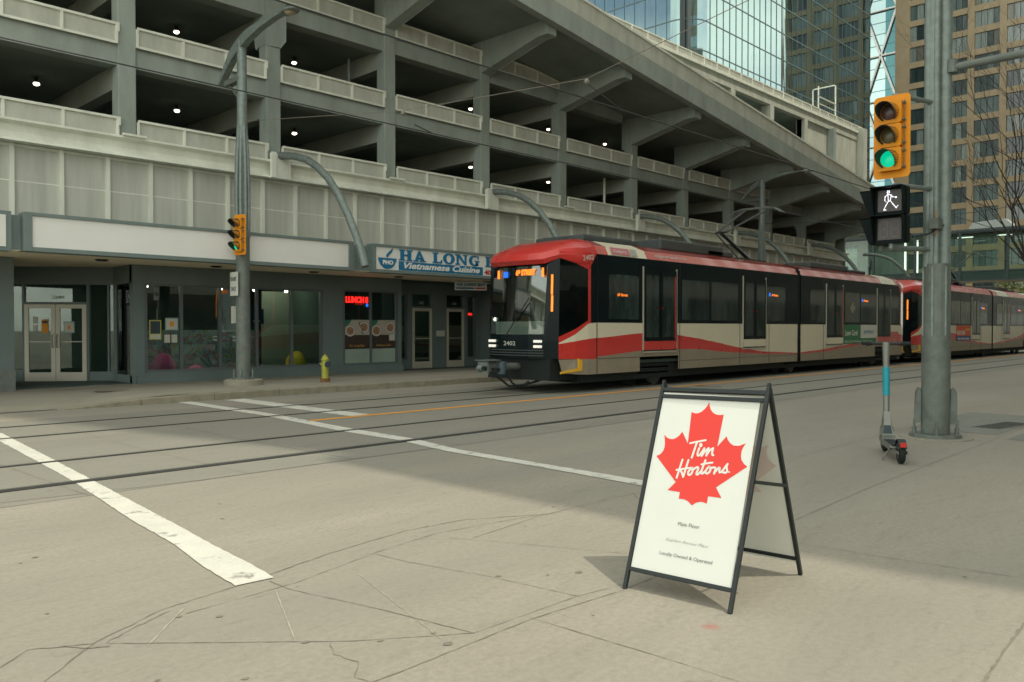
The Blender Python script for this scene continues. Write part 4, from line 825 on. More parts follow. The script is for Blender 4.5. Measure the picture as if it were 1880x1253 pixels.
    for dx in (-.12, .12): b.tube([(px+1.85+dx, yc-.95, 5.30), (px+1.85+dx, yc-.7, 5.47), (px+1.85+dx, yc-.4, 5.52), (px+1.85+dx, yc+.4, 5.52), (px+1.85+dx, yc+.7, 5.47), (px+1.85+dx, yc+.95, 5.30)], .02, 6)
    b.tube([(px+1.7, yc-.45, 5.48), (px+2.0, yc-.45, 5.48)], .018, 6); b.tube([(px+1.7, yc+.45, 5.48), (px+2.0, yc+.45, 5.48)], .018, 6); b.build('pantograph_head', galvd, T)
    # side displays
    for a in ((2.35,) if not second else ())+(10.15, 17.55):
        text('side_display', '69 Street', .10, (x0+a+(.18 if a > 3 else 0), yc-HW-.013, 2.50 if a > 3 else 2.28), X1, Z1, orange_led, T, width=.42)
        if a > 3: MB().box(x0+a, x0+a+.1, yc-HW-.016, yc-HW-.012, 2.49, 2.60).build('side_display', blue_led, T)
    yy = yc-HW-.008
    pkl = mat('print_pink', (.50, .15, .17), .4, var=.05)
    text('lettering', 'calgarytransit.com', .13, (x0+4.0, yc-HW-.012+.045, 3.33), X1, Vector((0, .45, .9)), MATS['number_white'] if 'number_white' in MATS else pap, T, width=1.5) if not second else None
    if not second:
        b = MB(); b.obox((x0+2.15, yc-HW-.002, 3.28), (.75, 0, 0), (0, -.004, 0), (0, .085, .175), pkl); b.obox((x0+2.95, yc-HW-.002, 3.28), (.25, 0, 0), (0, -.004, 0), (0, .085, .175), mat('print_grey', (.35, .36, .33), .4, var=0)); b.build('emblem', pkl, T)
        text('lettering', 'Calgary', .10, (x0+2.25, yc-HW+.02, 3.34), X1, Vector((0, .45, .9)), panelw, T, width=.5)
        y_ = yy
        ad = MB(); gr = mat('ad_green', (.03, .17, .07), .5, var=.25, scale=1.5); ad.box(x0+15.8, x0+17.45, y_-.004, y_, .93, 1.63, gr); ad.box(x0+17.451, x0+18.98, y_-.004, y_, 1.13, 1.63, panelw); ad.box(x0+17.451, x0+18.98, y_-.004, y_, .93, 1.129, gr)
        A = ad.build('advert_panel', gr, T); text('lettering', 'Lawn Care!', .28, (x0+16.0, y_-.006, 1.24), X1, Z1, panelw, A, width=1.15, bold=.006); text('lettering', 'yardworx', .24, (x0+17.75, y_-.006, 1.30), X1, Z1, sgnblue, A, width=.95); text('lettering', '403 555 0100 Book Online Today', .1, (x0+16.0, y_-.006, .98), X1, Z1, panelw, A, width=2.6)
        text('emblem', '69', .001, (x0+16.5, yy, 2), X1, Z1, panelw, T) if False else None
        leaf_small = MB(); leaf_small.prism([(p[0]-.5, p[1]-.65) for p in LEAF], (x0+16.65, y_-.012, 2.25), (.55, 0, 0), (0, 0, .75), (0, -.002, 0)); leaf_small.build('leaf_decal', mat('decal_beige', (.30, .29, .22), .6, var=.05), T)
    else:
        y_ = yy; ad = MB(); o_ = mat('ad_orange', (.72, .10, .03), .5, var=.15); ad.box(x0+6.0, x0+8.3, y_-.004, y_, 1.13, 1.63, o_); ad.box(x0+6.0, x0+8.3, y_-.004, y_, .90, 1.129, mat('ad_blue', (.02, .05, .22), .5, var=.1))
        A = ad.build('advert_panel', o_, T); text('lettering', '$3.50 / RIDE', .26, (x0+6.1, y_-.006, 1.2), X1, Z1, panelw, A, width=1.3, bold=.01); text('lettering', 'day pass', .18, (x0+7.5, y_-.006, 1.4), X1, Z1, mat('ad_yellow', (.8, .5, .05), .5, var=0), A, width=.7, bold=.008); text('lettering', 'ride transit today', .14, (x0+6.2, y_-.006, .96), X1, Z1, panelw, A, width=1.9, bold=.006)
    return T
LEAF = [(0.5005, 0.9585), (0.5105, 0.938), (0.5274, 0.9165), (0.555, 0.9), (0.5882, 0.8905), (0.63, 0.888), (0.6676, 0.8925), (0.657, 0.7116), (0.7327, 0.7733), (0.748, 0.754), (0.779, 0.7368), (0.8151, 0.7259), (0.87, 0.728), (0.9276, 0.745), (0.908, 0.722), (0.8985, 0.701), (0.899, 0.675), (0.9113, 0.6529), (0.9393, 0.634), (0.9753, 0.6213), (0.7111, 0.4915), (0.7799, 0.4396), (0.6499, 0.4391), (0.6491, 0.3990), (0.620, 0.403), (0.5893, 0.4051), (0.5408, 0.3955), (0.5069, 0.3783), (0.4617, 0.3967), (0.4159, 0.4054), (0.3637, 0.4031), (0.3626, 0.4399), (0.2333, 0.4412), (0.3018, 0.4911), (0.0474, 0.6239), (0.085, 0.635), (0.1089, 0.6543), (0.117, 0.676), (0.1151, 0.6992), (0.105, 0.725), (0.0899, 0.7495), (0.126, 0.734), (0.1594, 0.7286), (0.192, 0.7293), (0.2215, 0.7373), (0.250, 0.752), (0.2758, 0.7761), (0.3551, 0.7128), (0.3353, 0.8944), (0.37, 0.888), (0.4022, 0.8892), (0.438, 0.899), (0.4656, 0.9161), (0.487, .936)]
t1 = tram(13.75, 'red and cream leading tram numbered 2402 with bright headlights, beside the restaurant sign')
t2 = tram(36.85, 'second red and cream tram coupled behind tram 2402, with an orange advert', True)

# ================================================================== A-FRAME SIGN
SCRIPT = [[(0.3786, 0.7148), (0.4205, 0.7232), (0.5315, 0.741)], [(0.4468, 0.7243), (0.4213, 0.6361)], [(0.4807, 0.6935), (0.4663, 0.6553), (0.4738, 0.6453), (0.4892, 0.6456), (0.5066, 0.6599), (0.5329, 0.6947)], [(0.5329, 0.6947), (0.518, 0.6515)], [(0.5229, 0.6569), (0.5433, 0.6823), (0.5752, 0.698)], [(0.5756, 0.6967), (0.5644, 0.6564)], [(0.5688, 0.6631), (0.5894, 0.6872), (0.6198, 0.7001)], [(0.6202, 0.6989), (0.6134, 0.6653), (0.6221, 0.6581), (0.6336, 0.6625)], [(0.3304, 0.6182), (0.304, 0.5155)], [(0.3928, 0.6202), (0.3692, 0.5248)], [(0.2881, 0.558), (0.349, 0.5668), (0.4, 0.5763), (0.4478, 0.5804)], [(0.3231, 0.5627), (0.3438, 0.5547), (0.3692, 0.5248)], [(0.4478, 0.5804), (0.4149, 0.572), (0.403, 0.553), (0.4086, 0.5351), (0.4278, 0.5311), (0.4508, 0.5429), (0.4626, 0.5618), (0.4564, 0.5744), (0.4391, 0.5799)], [(0.4594, 0.572), (0.4822, 0.5836), (0.5007, 0.595), (0.4974, 0.5845), (0.5211, 0.5859), (0.491, 0.5557), (0.4907, 0.5427), (0.5045, 0.541), (0.5193, 0.5497), (0.5466, 0.5745)], [(0.5642, 0.6295), (0.5385, 0.5586), (0.5459, 0.5487), (0.5588, 0.5495), (0.5788, 0.5687)], [(0.5328, 0.6046), (0.5859, 0.6152), (0.6379, 0.6212)], [(0.6127, 0.5988), (0.5861, 0.5871), (0.5767, 0.5686), (0.5828, 0.5561), (0.6013, 0.5521), (0.6244, 0.5612), (0.6392, 0.5825), (0.6353, 0.595), (0.6127, 0.5988)], [(0.6361, 0.5925), (0.6697, 0.5944), (0.6837, 0.6041), (0.671, 0.5627)], [(0.6733, 0.5692), (0.6963, 0.5909), (0.7200, 0.6090), (0.7222, 0.6040), (0.7121, 0.5741), (0.7207, 0.567), (0.7365, 0.5705), (0.7862, 0.6235)], [(0.7862, 0.6235), (0.778, 0.6150), (0.7765, 0.6040), (0.7921, 0.5939), (0.8, 0.5818), (0.7930, 0.5752), (0.7788, 0.5722), (0.7560, 0.5752)], [(0.4907, 0.7134), (0.4923, 0.7083)], [(0.8105, 0.5812), (0.8148, 0.5809)]]
AS = thing('sandwich_board', 'white A-frame sidewalk sign with a red maple leaf and black metal frame', 'sandwich board', (4.3, 2.5, 0))
FL, FR, RR_, RL = Vector((3.84, 2.81, 0)), Vector((3.885, 2.165, 0)), Vector((4.80, 2.20, 0)), Vector((4.755, 2.86, 0))
TL, TR = Vector((4.30, 2.855, 1.145)), Vector((4.345, 2.185, 1.155))
fm = mat('sign_frame_black', (.009, .014, .014), .42, var=.3, scale=14)
def sqbar(b, a, c, wd, wn, ax):   # rectangular bar from a to c, width vector ax
    a, c = Vector(a), Vector(c); t = (c-a).normalized(); u = (ax-t*ax.dot(t)).normalized(); v = t.cross(u).normalized()
    b.obox(a-u*wd/2-v*wn/2, u*wd, v*wn, c-a)
def aside(A, B, T_A, T_B, nm, front):
    u = (B-A).normalized(); v = (T_A-A).normalized(); nrm = u.cross(v).normalized(); W_ = (B-A).length; H_ = (T_A-A).length
    b = MB(); sqbar(b, A, T_A, .022, .026, u); sqbar(b, B, T_B, .022, .026, u)
    for h in (.095, .945, .980): sqbar(b, A.lerp(T_A, h)+u*.011, B.lerp(T_B, h)-u*.011, .024, .024, v)
    b.build('frame', fm, AS, bevel=.003)
    return u, v, nrm
u, v, nrm = aside(FL, FR, TL, TR, 'front', True); aside(RR_, RL, TR+X1*.012, TL+X1*.012, 'rear', False)
nf = -nrm if nrm.x > 0 else nrm
pA = FL.lerp(TL, .105); pB = FR.lerp(TR, .105); pC = TL*.965+FL*.035
o = pA+u*.014+nf*.002; PU = u*((FR-FL).length-.028); PV = v*((TL-FL).length*.86)
b = MB(); b.obox(o, PU, -nf*.004, PV); front = b.build('panel', panelw, AS)
b = MB(); b.prism(LEAF, o+nf*.0008, PU, PV, nf*.0006); b.build('leaf_emblem', leafred, front)
b = MB(); H2 = PV.length/PU.length
for i, st in enumerate(SCRIPT):
    pts = [(p[0], p[1]*H2) for p in st]; wd = .020 if i not in (15, 10, 0) else .018
    if i == 20: wd = .033
    if i == 21: wd = .014
    b.ribbon(pts, wd, o+nf*.0016, PU, PV.normalized()*PU.length, nf, None, lift=.00005*i)
b.build('lettering', panelw, front)
Pw = PU.length; text('lettering', 'Main Floor', .030, o+PU*.398+PV*.262+nf*.002, u, v, inkm, front, width=Pw*.217, depth=.0004)
text('lettering', 'Locally Owned & Operated', .028, o+PU*.266+PV*.095+nf*.002, u, v, inkm, front, width=Pw*.525, depth=.0004)
ink2 = mat('sign_ink_light', (.12, .125, .12), .6, var=0)
text('lettering', 'Stephen Avenue Place', .026, o+PU*.297+PV*.172+nf*.002, u, v, ink2, front, width=Pw*.43, depth=.0004, shear=.55, bold=-.0006)
ur = (RL-RR_).normalized(); vr = (TR-RR_).normalized(); nr = ur.cross(vr).normalized(); nr = nr if nr.x > 0 else -nr
b = MB(); o2 = RR_.lerp(TR, .07)+ur*.014+nr*.002; trl = glassmat('translucent_panel', (.9, .85, .8), .12, .5, .03, (.50, .46, .42)); b.obox(o2, ur*((RL-RR_).length-.028), -nr*.004, vr*((TR-RR_).length*.9)); bp = b.build('panel', panelw, AS)
b = MB(); b.prism([(1-p[0], p[1]) for p in LEAF], o2-nr*.0055, ur*((RL-RR_).length-.028), vr*((TR-RR_).length*.86), -nr*.0004); b.build('leaf_emblem', mat('faded_red', (.60, .49, .45), .7, var=.1), bp)
b = MB(); sqbar(b, FR.lerp(TR, .57)+u*.012, RR_.lerp(TR, .50)+u*.012, .02, .006, Z1); sqbar(b, FL.lerp(TL, .57)-u*.012, RL.lerp(TL, .50)-u*.012, .02, .006, Z1); b.build('spreader_bar', fm, AS)
b = MB()
for q in (TL, TR): b.prism([(-.022, -.03), (.034, -.03), (.012, .035), (0, .035)], q+Vector((0, 0, 0))+Y1*.008, X1, Z1, (0, -.016, 0)); b.tube([q+Y1*.014+X1*.006, q-Y1*.014+X1*.006], .007, 8)
b.build('hinge', fm, AS)

# ================================================================== SCOOTER
SC = thing('electric_scooter', 'parked grey rental e-scooter with teal stem band beside the steel pole', 'scooter', (9.95, 3.45, 0))
sa = Vector((9.43, 3.17, 0)); sf = Vector((10.42, 3.72, 0)); dd = (sf-sa).normalized(); sn = Vector((-dd.y, dd.x, 0))
scm = mat('scooter_grey', (.19, .195, .175), .4, metal=.4, var=.12, scale=8); teal = mat('scooter_teal', (.0, .27, .34), .45, var=.04)
def sp(a, s_, z): return sa+dd*a+sn*s_+Vector((0, 0, z))
def wheel(c, nm):
    b = MB(); n = 28; Rw = .125
    V = []; F = []; prf = [(.075, -.03), (.105, -.034), (.122, -.02), (.127, 0), (.122, .02), (.105, .034), (.075, .03)]; k = len(prf)
    for i in range(n):
        a = 2*pi*i/n
        for r, s_ in prf: V.append(c+dd*(r*cos(a))+Z1*(r*sin(a))+sn*s_)
    for i in range(n):
        for j in range(k-1): F.append((i*k+j, i*k+j+1, ((i+1) % n)*k+j+1, ((i+1) % n)*k+j))
    b.add(V, F, rubber); wv = b.build('wheel', rubber, SC, smooth=50); h = MB(); h.tube([c-sn*.032, c+sn*.032], .076, 16); h.build('hub', black, wv)
wheel(sp(.10, 0, .127), 'r'); wheel(sp(1.08, 0, .127), 'f')
b = MB(); b.prism([(.28, .15), (.32, .115), (.85, .12), (.93, .17), (.97, .30), (.90, .215), (.80, .175), (.32, .175)], sa+sn*.075, dd, Z1, -sn*.15); b.build('deck', scm, SC, bevel=.012)
b = MB(); b.obox(sp(.30, -.06, .176), dd*.5, sn*.12, Z1*.005, rubber); b.build('deck_mat', rubber, SC)
b = MB(); b.prism([(-.075, 0), (.075, 0), (.05, .16), (.028, .30), (-.028, .30), (-.05, .16)], sp(.90, 0, .20), sn, (dd*.22+Z1*.95), dd*.07); b.build('neck', scm, SC, bevel=.012)
b = MB(); b.prism([(-.05, .02), (.05, .02), (.035, .12), (-.035, .12)], sp(.895, 0, .22)-dd*.002, sn, (dd*.22+Z1*.95), -dd*.003); b.build('warning_label', pdk, SC)
st0, st1 = sp(1.0, 0, .44), sp(1.06, 0, 1.33)
b = MB(); b.tube([sp(.985, 0, .36), st0, st0.lerp(st1, .7)], [.04, .036, .036], 14, scm); b.tube([st0.lerp(st1, .7), st0.lerp(st1, .95), st1], [.036, .045, .047], 14, scm); stm = b.build('stem', scm, SC, smooth=60)
b = MB(); b.tube([st0.lerp(st1, .28), st0.lerp(st1, .66)], .0405, 16); b.build('teal_band', teal, stm, smooth=60)
ctr = st0.lerp(st1, .985)
b = MB(); b.tube([ctr-sn*.27-dd*.03, ctr-sn*.15, ctr+dd*.01, ctr+sn*.15, ctr+sn*.27-dd*.03], .020, 10); b.build('handlebar', black, SC)
for s_ in (-1, 1):
    b = MB(); b.tube([ctr+sn*s_*.16, ctr+sn*s_*.275-dd*.032], .022, 10); b.build('grip', rubber, SC); b = MB(); b.tube([ctr+sn*s_*.12+dd*.03-Z1*.01, ctr+sn*s_*.22+dd*.04-Z1*.03], .008, 6); b.build('brake_lever', black, SC)
b = MB(); V = []; F = []
for i in range(9):
    a = R(20+i*17)
    for s_ in (-.04, .04): V.append(sp(.10, s_, .127)+dd*(-.148*cos(a)*-1)+Z1*(.148*sin(a)))
for i in range(8): F.append((2*i, 2*i+1, 2*i+3, 2*i+2))
b.add(V, F); fn = b.build('rear_fender', black, SC); fn.modifiers.new('solid', 'SOLIDIFY').thickness = .008
b = MB(); b.obox(sp(-.03, -.03, .20), -dd*.015, sn*.06, Z1*.05); b.build('tail_light', mat('tail_red', (.5, .02, .02), .3, var=0, emit=(1, .03, .02), es=.03), SC)
b = MB(); b.obox(sp(-.02, -.055, .118), dd*.36, sn*.012, Z1*.03); b.obox(sp(-.02, .043, .118), dd*.36, sn*.012, Z1*.03); b.build('rear_fork', scm, SC, bevel=.003)
b = MB(); b.tube([sp(.42, .06, .12), sp(.36, .14, .015), sp(.30, .15, .008)], .009, 8); b.build('kickstand', scm, SC)
b = MB(); b.tube([sp(1.08, -.05, .13), sp(1.03, -.05, .3), sp(1.0, 0, .38)], .018, 8); b.tube([sp(1.08, .05, .13), sp(1.03, .05, .3), sp(1.0, 0, .38)], .018, 8); b.build('front_fork', scm, SC)

# ================================================================== RIGHT STEEL POLE
PX, PY = 12.17, 3.665
PR = thing('steel_pole', 'tall thick galvanised steel pole with bolted base plate beside the scooter', 'street pole', (PX, PY, 0))
b = MB(); b.lathe([(.180, .06), (.180, 1.36), (.184, 1.40)], (PX, PY, 0), 32); b.build('lower_shaft', galvd, PR, smooth=40)
b = MB(); b.lathe([(.166, 1.38), (.166, 2.38)], (PX, PY, 0), 20, galvd)
for a in range(0, 360, 60): b.obox((PX+.162*cos(R(a))-.015, PY+.162*sin(R(a))-.015, 1.36), (.03, 0, 0), (0, .03, 0), (0, 0, .98), galv)
b.build('strap_collar', galvd, PR)
b = MB()
for (ox, oy, r, h) in ((-.02, .055, .115, 12), (-.09, .095, .055, 12), (.02, -.085, .085, 12), (-.09, -.01, .045, 12)): b.lathe([(r, 2.34), (r*.95, h)], (PX+ox, PY+oy, 0), 16, galv)
b.build('upper_shaft', galv, PR, smooth=40)
b = MB(); b.lathe([(.335, 0.0), (.335, .055)], (PX, PY, 0), 12); b.build('base_plate', galvd, PR)
b = MB(); b.lathe([(.46, 0.0), (.46, .012)], (PX, PY, 0), 32); b.build('grout_pad', conc_walk, PR)
for a in (20, 110, 200, 290):
    ca, sa_ = cos(R(a)), sin(R(a)); q = Vector((PX+.262*ca, PY+.262*sa_, 0))
    b = MB(); b.lathe([(.03, .055), (.03, .14), (.016, .14), (.016, .24)], q, 8); b.build('anchor_bolt', galvd, PR)
for a in (-66, 114):
    ca, sa_ = cos(R(a)), sin(R(a)); tg = Vector((-sa_, ca, 0)); rd = Vector((ca, sa_, 0)); q = Vector((PX, PY, 0))+rd*.181
    b = MB(); b.prism([(0, .20), (.075, .20), (.075, .60), (.06, .655), (.035, .675), (.01, .66), (0, .62)], q-tg*.03, rd, Z1, tg*.06); b.build('base_cover', galvd, PR, bevel=.01)
b = MB(); b.box(PX-.28, PX-.10, PY-.10, PY+.02, 2.84, 2.98, galvd); b.tube([(PX-.15, PY-.02, 2.75), (PX-.15, PY-.02, 3.1)], .012, 6, mat('copper', (.3, .17, .08), .5, var=.1)); b.build('junction_box', galvd, PR)
b = MB(); b.tube([(PX+.0, PY-.12, 5.02), (PX+.03, PY-2.2, 5.03), (PX+.06, PY-5.5, 5.08)], [.055, .05, .045], 12); b.tube([(PX, PY-.18, 4.95), (PX, PY-.18, 5.12)], .075, 12); b.build('mast_arm', galvd, PR)
b = MB(); b.tube([(PX-.1, PY-.12, 2.9), (PX-.2, PY+.05, 2.78), (PX-.35, PY+.2, 2.74), (PX-.6, PY+.15, 2.76)], .01, 6); b.build('cable', black, PR)
def arm(z, x0, y0, par): b = MB(); b.tube([(PX-.12, PY+.05, z), (x0+.1, y0, z-.01)], .032, 10, galv); b.tube([(x0+.12, y0, z-.01), (x0+.02, y0+.01, z-.05)], .038, 10, galv); return b.build('bracket_arm', galv, par)

# ---- traffic signal at the right pole
def octcut(w_, h, c): return [(-w_/2+c, -h/2), (w_/2-c, -h/2), (w_/2-c*.3, -h/2+c*.3), (w_/2, -h/2+c), (w_/2, h/2-c), (w_/2-c*.3, h/2-c*.3), (w_/2-c, h/2), (-w_/2+c, h/2), (-w_/2+c*.3, h/2-c*.3), (-w_/2, h/2-c), (-w_/2, -h/2+c), (-w_/2+c*.3, -h/2+c*.3)]
gon = mat('lens_green_lit', (.0, .25, .14), .3, var=.15, scale=60, emit=(.0, .72, .38), es=.6); roff = mat('lens_red_off', (.10, .055, .05), .3, var=.3, scale=40); yoff = mat('lens_amber_off', (.13, .11, .05), .3, var=.3, scale=40)
def signal(x, yc_, zc, label, sc=1.0, ang=0.0, grp=None):
    T = thing('traffic_light', label, 'traffic light', (x, yc_, zc)); n = Vector((-cos(ang), sin(ang), 0)); u = Vector((-sin(ang), -cos(ang), 0)); c = Vector((x, yc_, zc))   # n = facing, u = to the viewer's right
    b = MB(); b.prism(octcut(.47*sc, 1.10*sc, .05*sc), c, u, Z1, -n*.006); b.build('backplate', tyel, T)
    for k, (dz, lm) in enumerate(((.31, roff), (.0, yoff), (-.31, gon))):
        b = MB(); b.prism(octcut(.31*sc, .30*sc, .03*sc), c+Z1*dz*sc, u, Z1, n*.10*sc); hs = b.build('signal_head', tyel, T, bevel=.008)
        cc = c+Z1*dz*sc+n*.101*sc; V = []; F = []; N = 22; r = .115*sc
        for i in range(N+1):
            a = R(-55+i*290/N); dv = abs((i*290/N-55)-90); ln = .23*sc*(1 if dv < 60 else max(.18, 1-(dv-60)/95))
            for t_ in (0, 1): V.append(cc+u*(r*cos(a))+Z1*(r*sin(a))+n*(ln*t_)-Z1*(.02*t_))
        for i in range(N): F.append((2*i, 2*i+1, 2*i+3, 2*i+2))
        b = MB(); b.add(V, F, None); vz = b.build('visor', mat('visor_inner', (.02, .03, .025), .7, var=.1), hs)
        sld = vz.modifiers.new('s', 'SOLIDIFY'); sld.thickness = .006
        vz.data.materials.append(tyel); sld.material_offset = 0
        # outer yellow skin of the visor
        V2 = [p+((p-cc)-n*((p-cc).dot(n))).normalized()*.006 for p in V]; b = MB(); b.add(V2, F, tyel); b.build('visor_skin', tyel, hs)
        b = MB(); N2 = 20; rings = [(0.108, 0), (.08, .022), (.04, .033)]; V = [cc+n*(h*sc+.002)+u*(q*sc*cos(2*pi*i/N2))+Z1*(q*sc*sin(2*pi*i/N2)) for q, h in rings for i in range(N2)]
        F = [(j*N2+i, j*N2+(i+1) % N2, (j+1)*N2+(i+1) % N2, (j+1)*N2+i) for j in range(2) for i in range(N2)]+[tuple(2*N2+i for i in range(N2))]; b.add(V, F); b.build('lens', lm, hs, smooth=60)
    b = MB()
    for dz in (.42, .2, .1, -.1, -.2, -.42): q = c+Z1*dz*sc+u*.165*sc; b.obox(q-Z1*.012, n*.09*sc, u*.015, Z1*.024)
    q = c+u*.172*sc+n*.04; b.tube([q-Z1*.46*sc, q+Z1*.46*sc], .006, 6); b.build('hinge', galvd, T); return T
TS = signal(11.2, 3.93, 4.0, 'large yellow traffic light with lit green lens bolted to the near steel pole', .98)
arm(4.58, 11.25, 3.93, TS); arm(3.40, 11.25, 3.93, TS)
# ---- pedestrian signals
def pedsig(x, yc_, label, face, lit):
    T = thing('pedestrian_signal', label, 'pedestrian signal', (x, yc_, 2.6)); n = face; u = Z1.cross(n)*-1
    if face.x < 0: u = -Y1
    else: u = X1*-1 if face.y > 0 else X1
    for k, zc in enumerate((3.17, 2.80)):
        c = Vector((x, yc_, zc)); b = MB(); b.prism(octcut(.42, .37, .03), c, u, Z1, -n*.13); hs = b.build('housing', blackm, T, bevel=.01)
        b = MB(); o = c; w0, h0, e = .20, .175, .16
        b.obox(o-u*w0+Z1*(h0-.01), u*2*w0, n*e, Z1*.012); b.prism([(0, -h0), (0, h0), (e, h0), (e*.2, -h0)], o-u*w0, n, Z1, u*.012); b.prism([(0, -h0), (0, h0), (e, h0), (e*.2, -h0)], o+u*(w0-.012), n, Z1, u*.012); b.build('visor', blackm, hs)
        b = MB(); b.obox(o-u*.15-Z1*.14+n*.002, u*.30, n*.004, Z1*.28); b.build('display', mat('ped_display', (.055, .045, .045), .35, var=.3, scale=30), hs)
        if lit and k == 0:
            wl = mat('led_white', (.5, .5, .5), .5, var=0, emit=(.95, .93, 1.0), es=1.5); b = MB()
            fig = [[(-.02, .085), (-.055, .055), (-.06, .01), (-.045, -.01)], [(-.02, .085), (.02, .07), (.04, .045), (.085, .04), (.08, .03)], [(-.02, .085), (-.015, -.01)], [(.02, .07), (.01, .0)], [(-.015, -.01), (-.045, -.06), (-.07, -.115), (-.045, -.118)], [(.01, 0), (.045, -.05), (.085, -.1), (.105, -.075)], [(-.015, -.01), (.01, 0)], [(-.03, .11), (-.022, .128), (-.005, .125), (-.003, .108), (-.02, .10), (-.03, .11)]]
            for st in fig:
                for p, q in zip(st, st[1:]):
                    p, q = Vector(p), Vector(q); nst = max(1, int((q-p).length/.0125))
                    for i in range(nst+1):
                        e_ = p.lerp(q, i/max(1, nst)); cc = o+u*e_.x+Z1*e_.y+n*.008; b.obox(cc-u*.0045-Z1*.0045, u*.009, n*.002, Z1*.009)
            b.build('walking_figure', wl, hs)
        if lit and k == 1:
            b = MB(); gm = mat('segment_off', (.095, .085, .08), .4, var=.1)
            for sx in (-.07, .07):
                for (a0, a1, z0, z1) in ((-.045, .045, .095, .11), (-.045, .045, -.008, .008), (-.045, .045, -.11, -.095), (-.055, -.04, .012, .092), (.04, .055, .012, .092), (-.055, -.04, -.092, -.012), (.04, .055, -.092, -.012)): b.obox(o+u*(sx+a0)+Z1*z0+n*.007, u*(a1-a0), n*.002, Z1*(z1-z0))
            b.build('countdown_digits', gm, hs)
    b = MB(); b.tube([Vector((x, yc_, 2.62))-n*.06, Vector((x, yc_, 2.55))-n*.06], .03, 8); b.tube([Vector((x, yc_, 2.56))-n*.06, (PX-.15, PY+.06, 2.58)], .03, 8, galv); b.build('bracket_arm', galv, T); return T
pedsig(11.2, 3.95, 'black pedestrian signal showing a white walking figure under the large traffic light', Vector((-1, 0, 0)), True)
pedsig(11.5, 4.22, 'black pedestrian signal seen edge-on behind the one with the walking figure', Vector((0, 1, 0)), False)

# ================================================================== LEFT POLE, LIGHT ARM, SIGNAL
def archpole(x, y, z0, label, near):
    T = thing('street_light_pole', label, 'street light', (x, y, z0), 'street light poles with curved arms')
    b = MB()
    if near: b.lathe([(.45, 0), (.45, .12), (.38, .14)], (x, y, z0), 28); b.build('concrete_footing', conc_walk, T); b = MB()
    b.lathe([(.26, .14), (.26, .18), (.16, .18)], (x, y, z0), 16, galvd)
    for a in (45, 135, 225, 315): b.lathe([(.02, .18), (.02, .30), (.006, .38)], (x+.22*cos(R(a)), y+.22*sin(R(a)), z0), 8, galv)
    b.build('base', galvd, T)
    MB().lathe([(.170, .18), (.160, 3.6)], (x, y, z0), 16).build('shaft', galvd, T, smooth=40)
    b = MB()
    for a in range(0, 360, 45): ca, sa_ = cos(R(a)), sin(R(a)); b.tube([(x+.14*ca, y+.14*sa_, z0+3.5), (x+.15*ca, y+.15*sa_, z0+4.6), (x+.13*ca, y+.13*sa_, z0+5.4), (x+.075*ca, y+.075*sa_, z0+6.3)], .042, 6)
    b.tube([(x, y, z0+3.5), (x, y, z0+6.3)], .12, 12); b.build('ribbed_shaft', galv, T, smooth=50)
    b = MB(); b.lathe([(.12 if near else .14, 5.9), (.11 if near else .14, 8.15), (.08, 8.2)], (x, y, z0), 12); b.build('upper_shaft', galv, T, smooth=40)
    b = MB(); AR = [(1.02, 7.35), (.72, 7.72), (.42, 8.02), (.05, 8.22), (-.4, 8.34), (-.95, 8.38), (-1.6, 8.38), (-1.95, 8.36)]; wd = [.04, .16, .24, .26, .22, .14, .07, .04]
    V = []; F = []
    for (dy, z), h in zip(AR, wd):
        for (ox, oz) in ((-.10, 0), (.10, 0), (.08, -h), (-.08, -h)): V.append((x+ox, y+dy, z0+z+oz-.02))
    for i in range(len(AR)-1):
        for k in range(4): F.append((4*i+k, 4*i+(k+1) % 4, 4*i+4+(k+1) % 4, 4*i+4+k))
    F += [(0, 1, 2, 3), tuple(4*(len(AR)-1)+k for k in range(4))]; b.add(V, F); b.build('curved_arm', galv, T)
    b = MB(); b.tube([(x, y+.62, z0+7.25), (x, y, z0+6.7)], .03, 8); b.box(x-.09, x+.09, y+.05, y+.72, z0+7.22, z0+7.34); b.build('arm_brace', galvd, T)
    b = MB(); b.lathe([(.02, .09), (.12, .07), (.17, .02), (.16, 0)], (x, y-2.15, z0+8.27), 14); o = b.build('lamp_head', galv, T, smooth=60)
    for v_ in o.data.vertices: v_.co.y = (y-2.15)+(v_.co.y-(y-2.15))*1.9
    MB().lathe([(.13, 0), (.08, -.05), (.02, -.06)], (x, y-2.15, z0+8.268), 12).build('lamp_lens', mat('lamp_lens_amber', (.35, .30, .18), .3, var=.1), T)
    return T
pl = archpole(9.64, 18.24, .15, 'near street light pole with curved arm, standing before the blank sign', True)
p2_ = archpole(35.24, 18.1, .15, 'far street light pole with curved arm rising behind the leading tram', False)
ts2 = signal(9.36, 17.84, 3.67, 'small yellow traffic light on the far street light pole with its green lens lit', .85, -.22)
b = MB(); b.tube([(9.38, 17.86, 4.10), (9.6, 18.15, 4.10)], .025, 8); b.tube([(9.38, 17.86, 3.24), (9.6, 18.15, 3.24)], .025, 8); b.build('bracket_arm', galvd, ts2)
ssg = thing('road_sign', 'small white lettered sign strapped to the pole under the far traffic light', 'sign', (9.32, 18.2, 2.3)); b = MB(); b.box(9.43, 9.445, 18.10, 18.46, 2.27, 2.83); b.box(9.445, 9.60, 18.2, 18.24, 2.5, 2.54, galvd); b.build('sign_plate', panelw, ssg)
text('lettering', 'TRANSIT', .13, (9.425, 18.44, 2.62), -Y1, Z1, inkm, ssg, width=.30, bold=.004); text('lettering', 'ONLY', .15, (9.425, 18.42, 2.38), -Y1, Z1, inkm, ssg, width=.26, bold=.004)
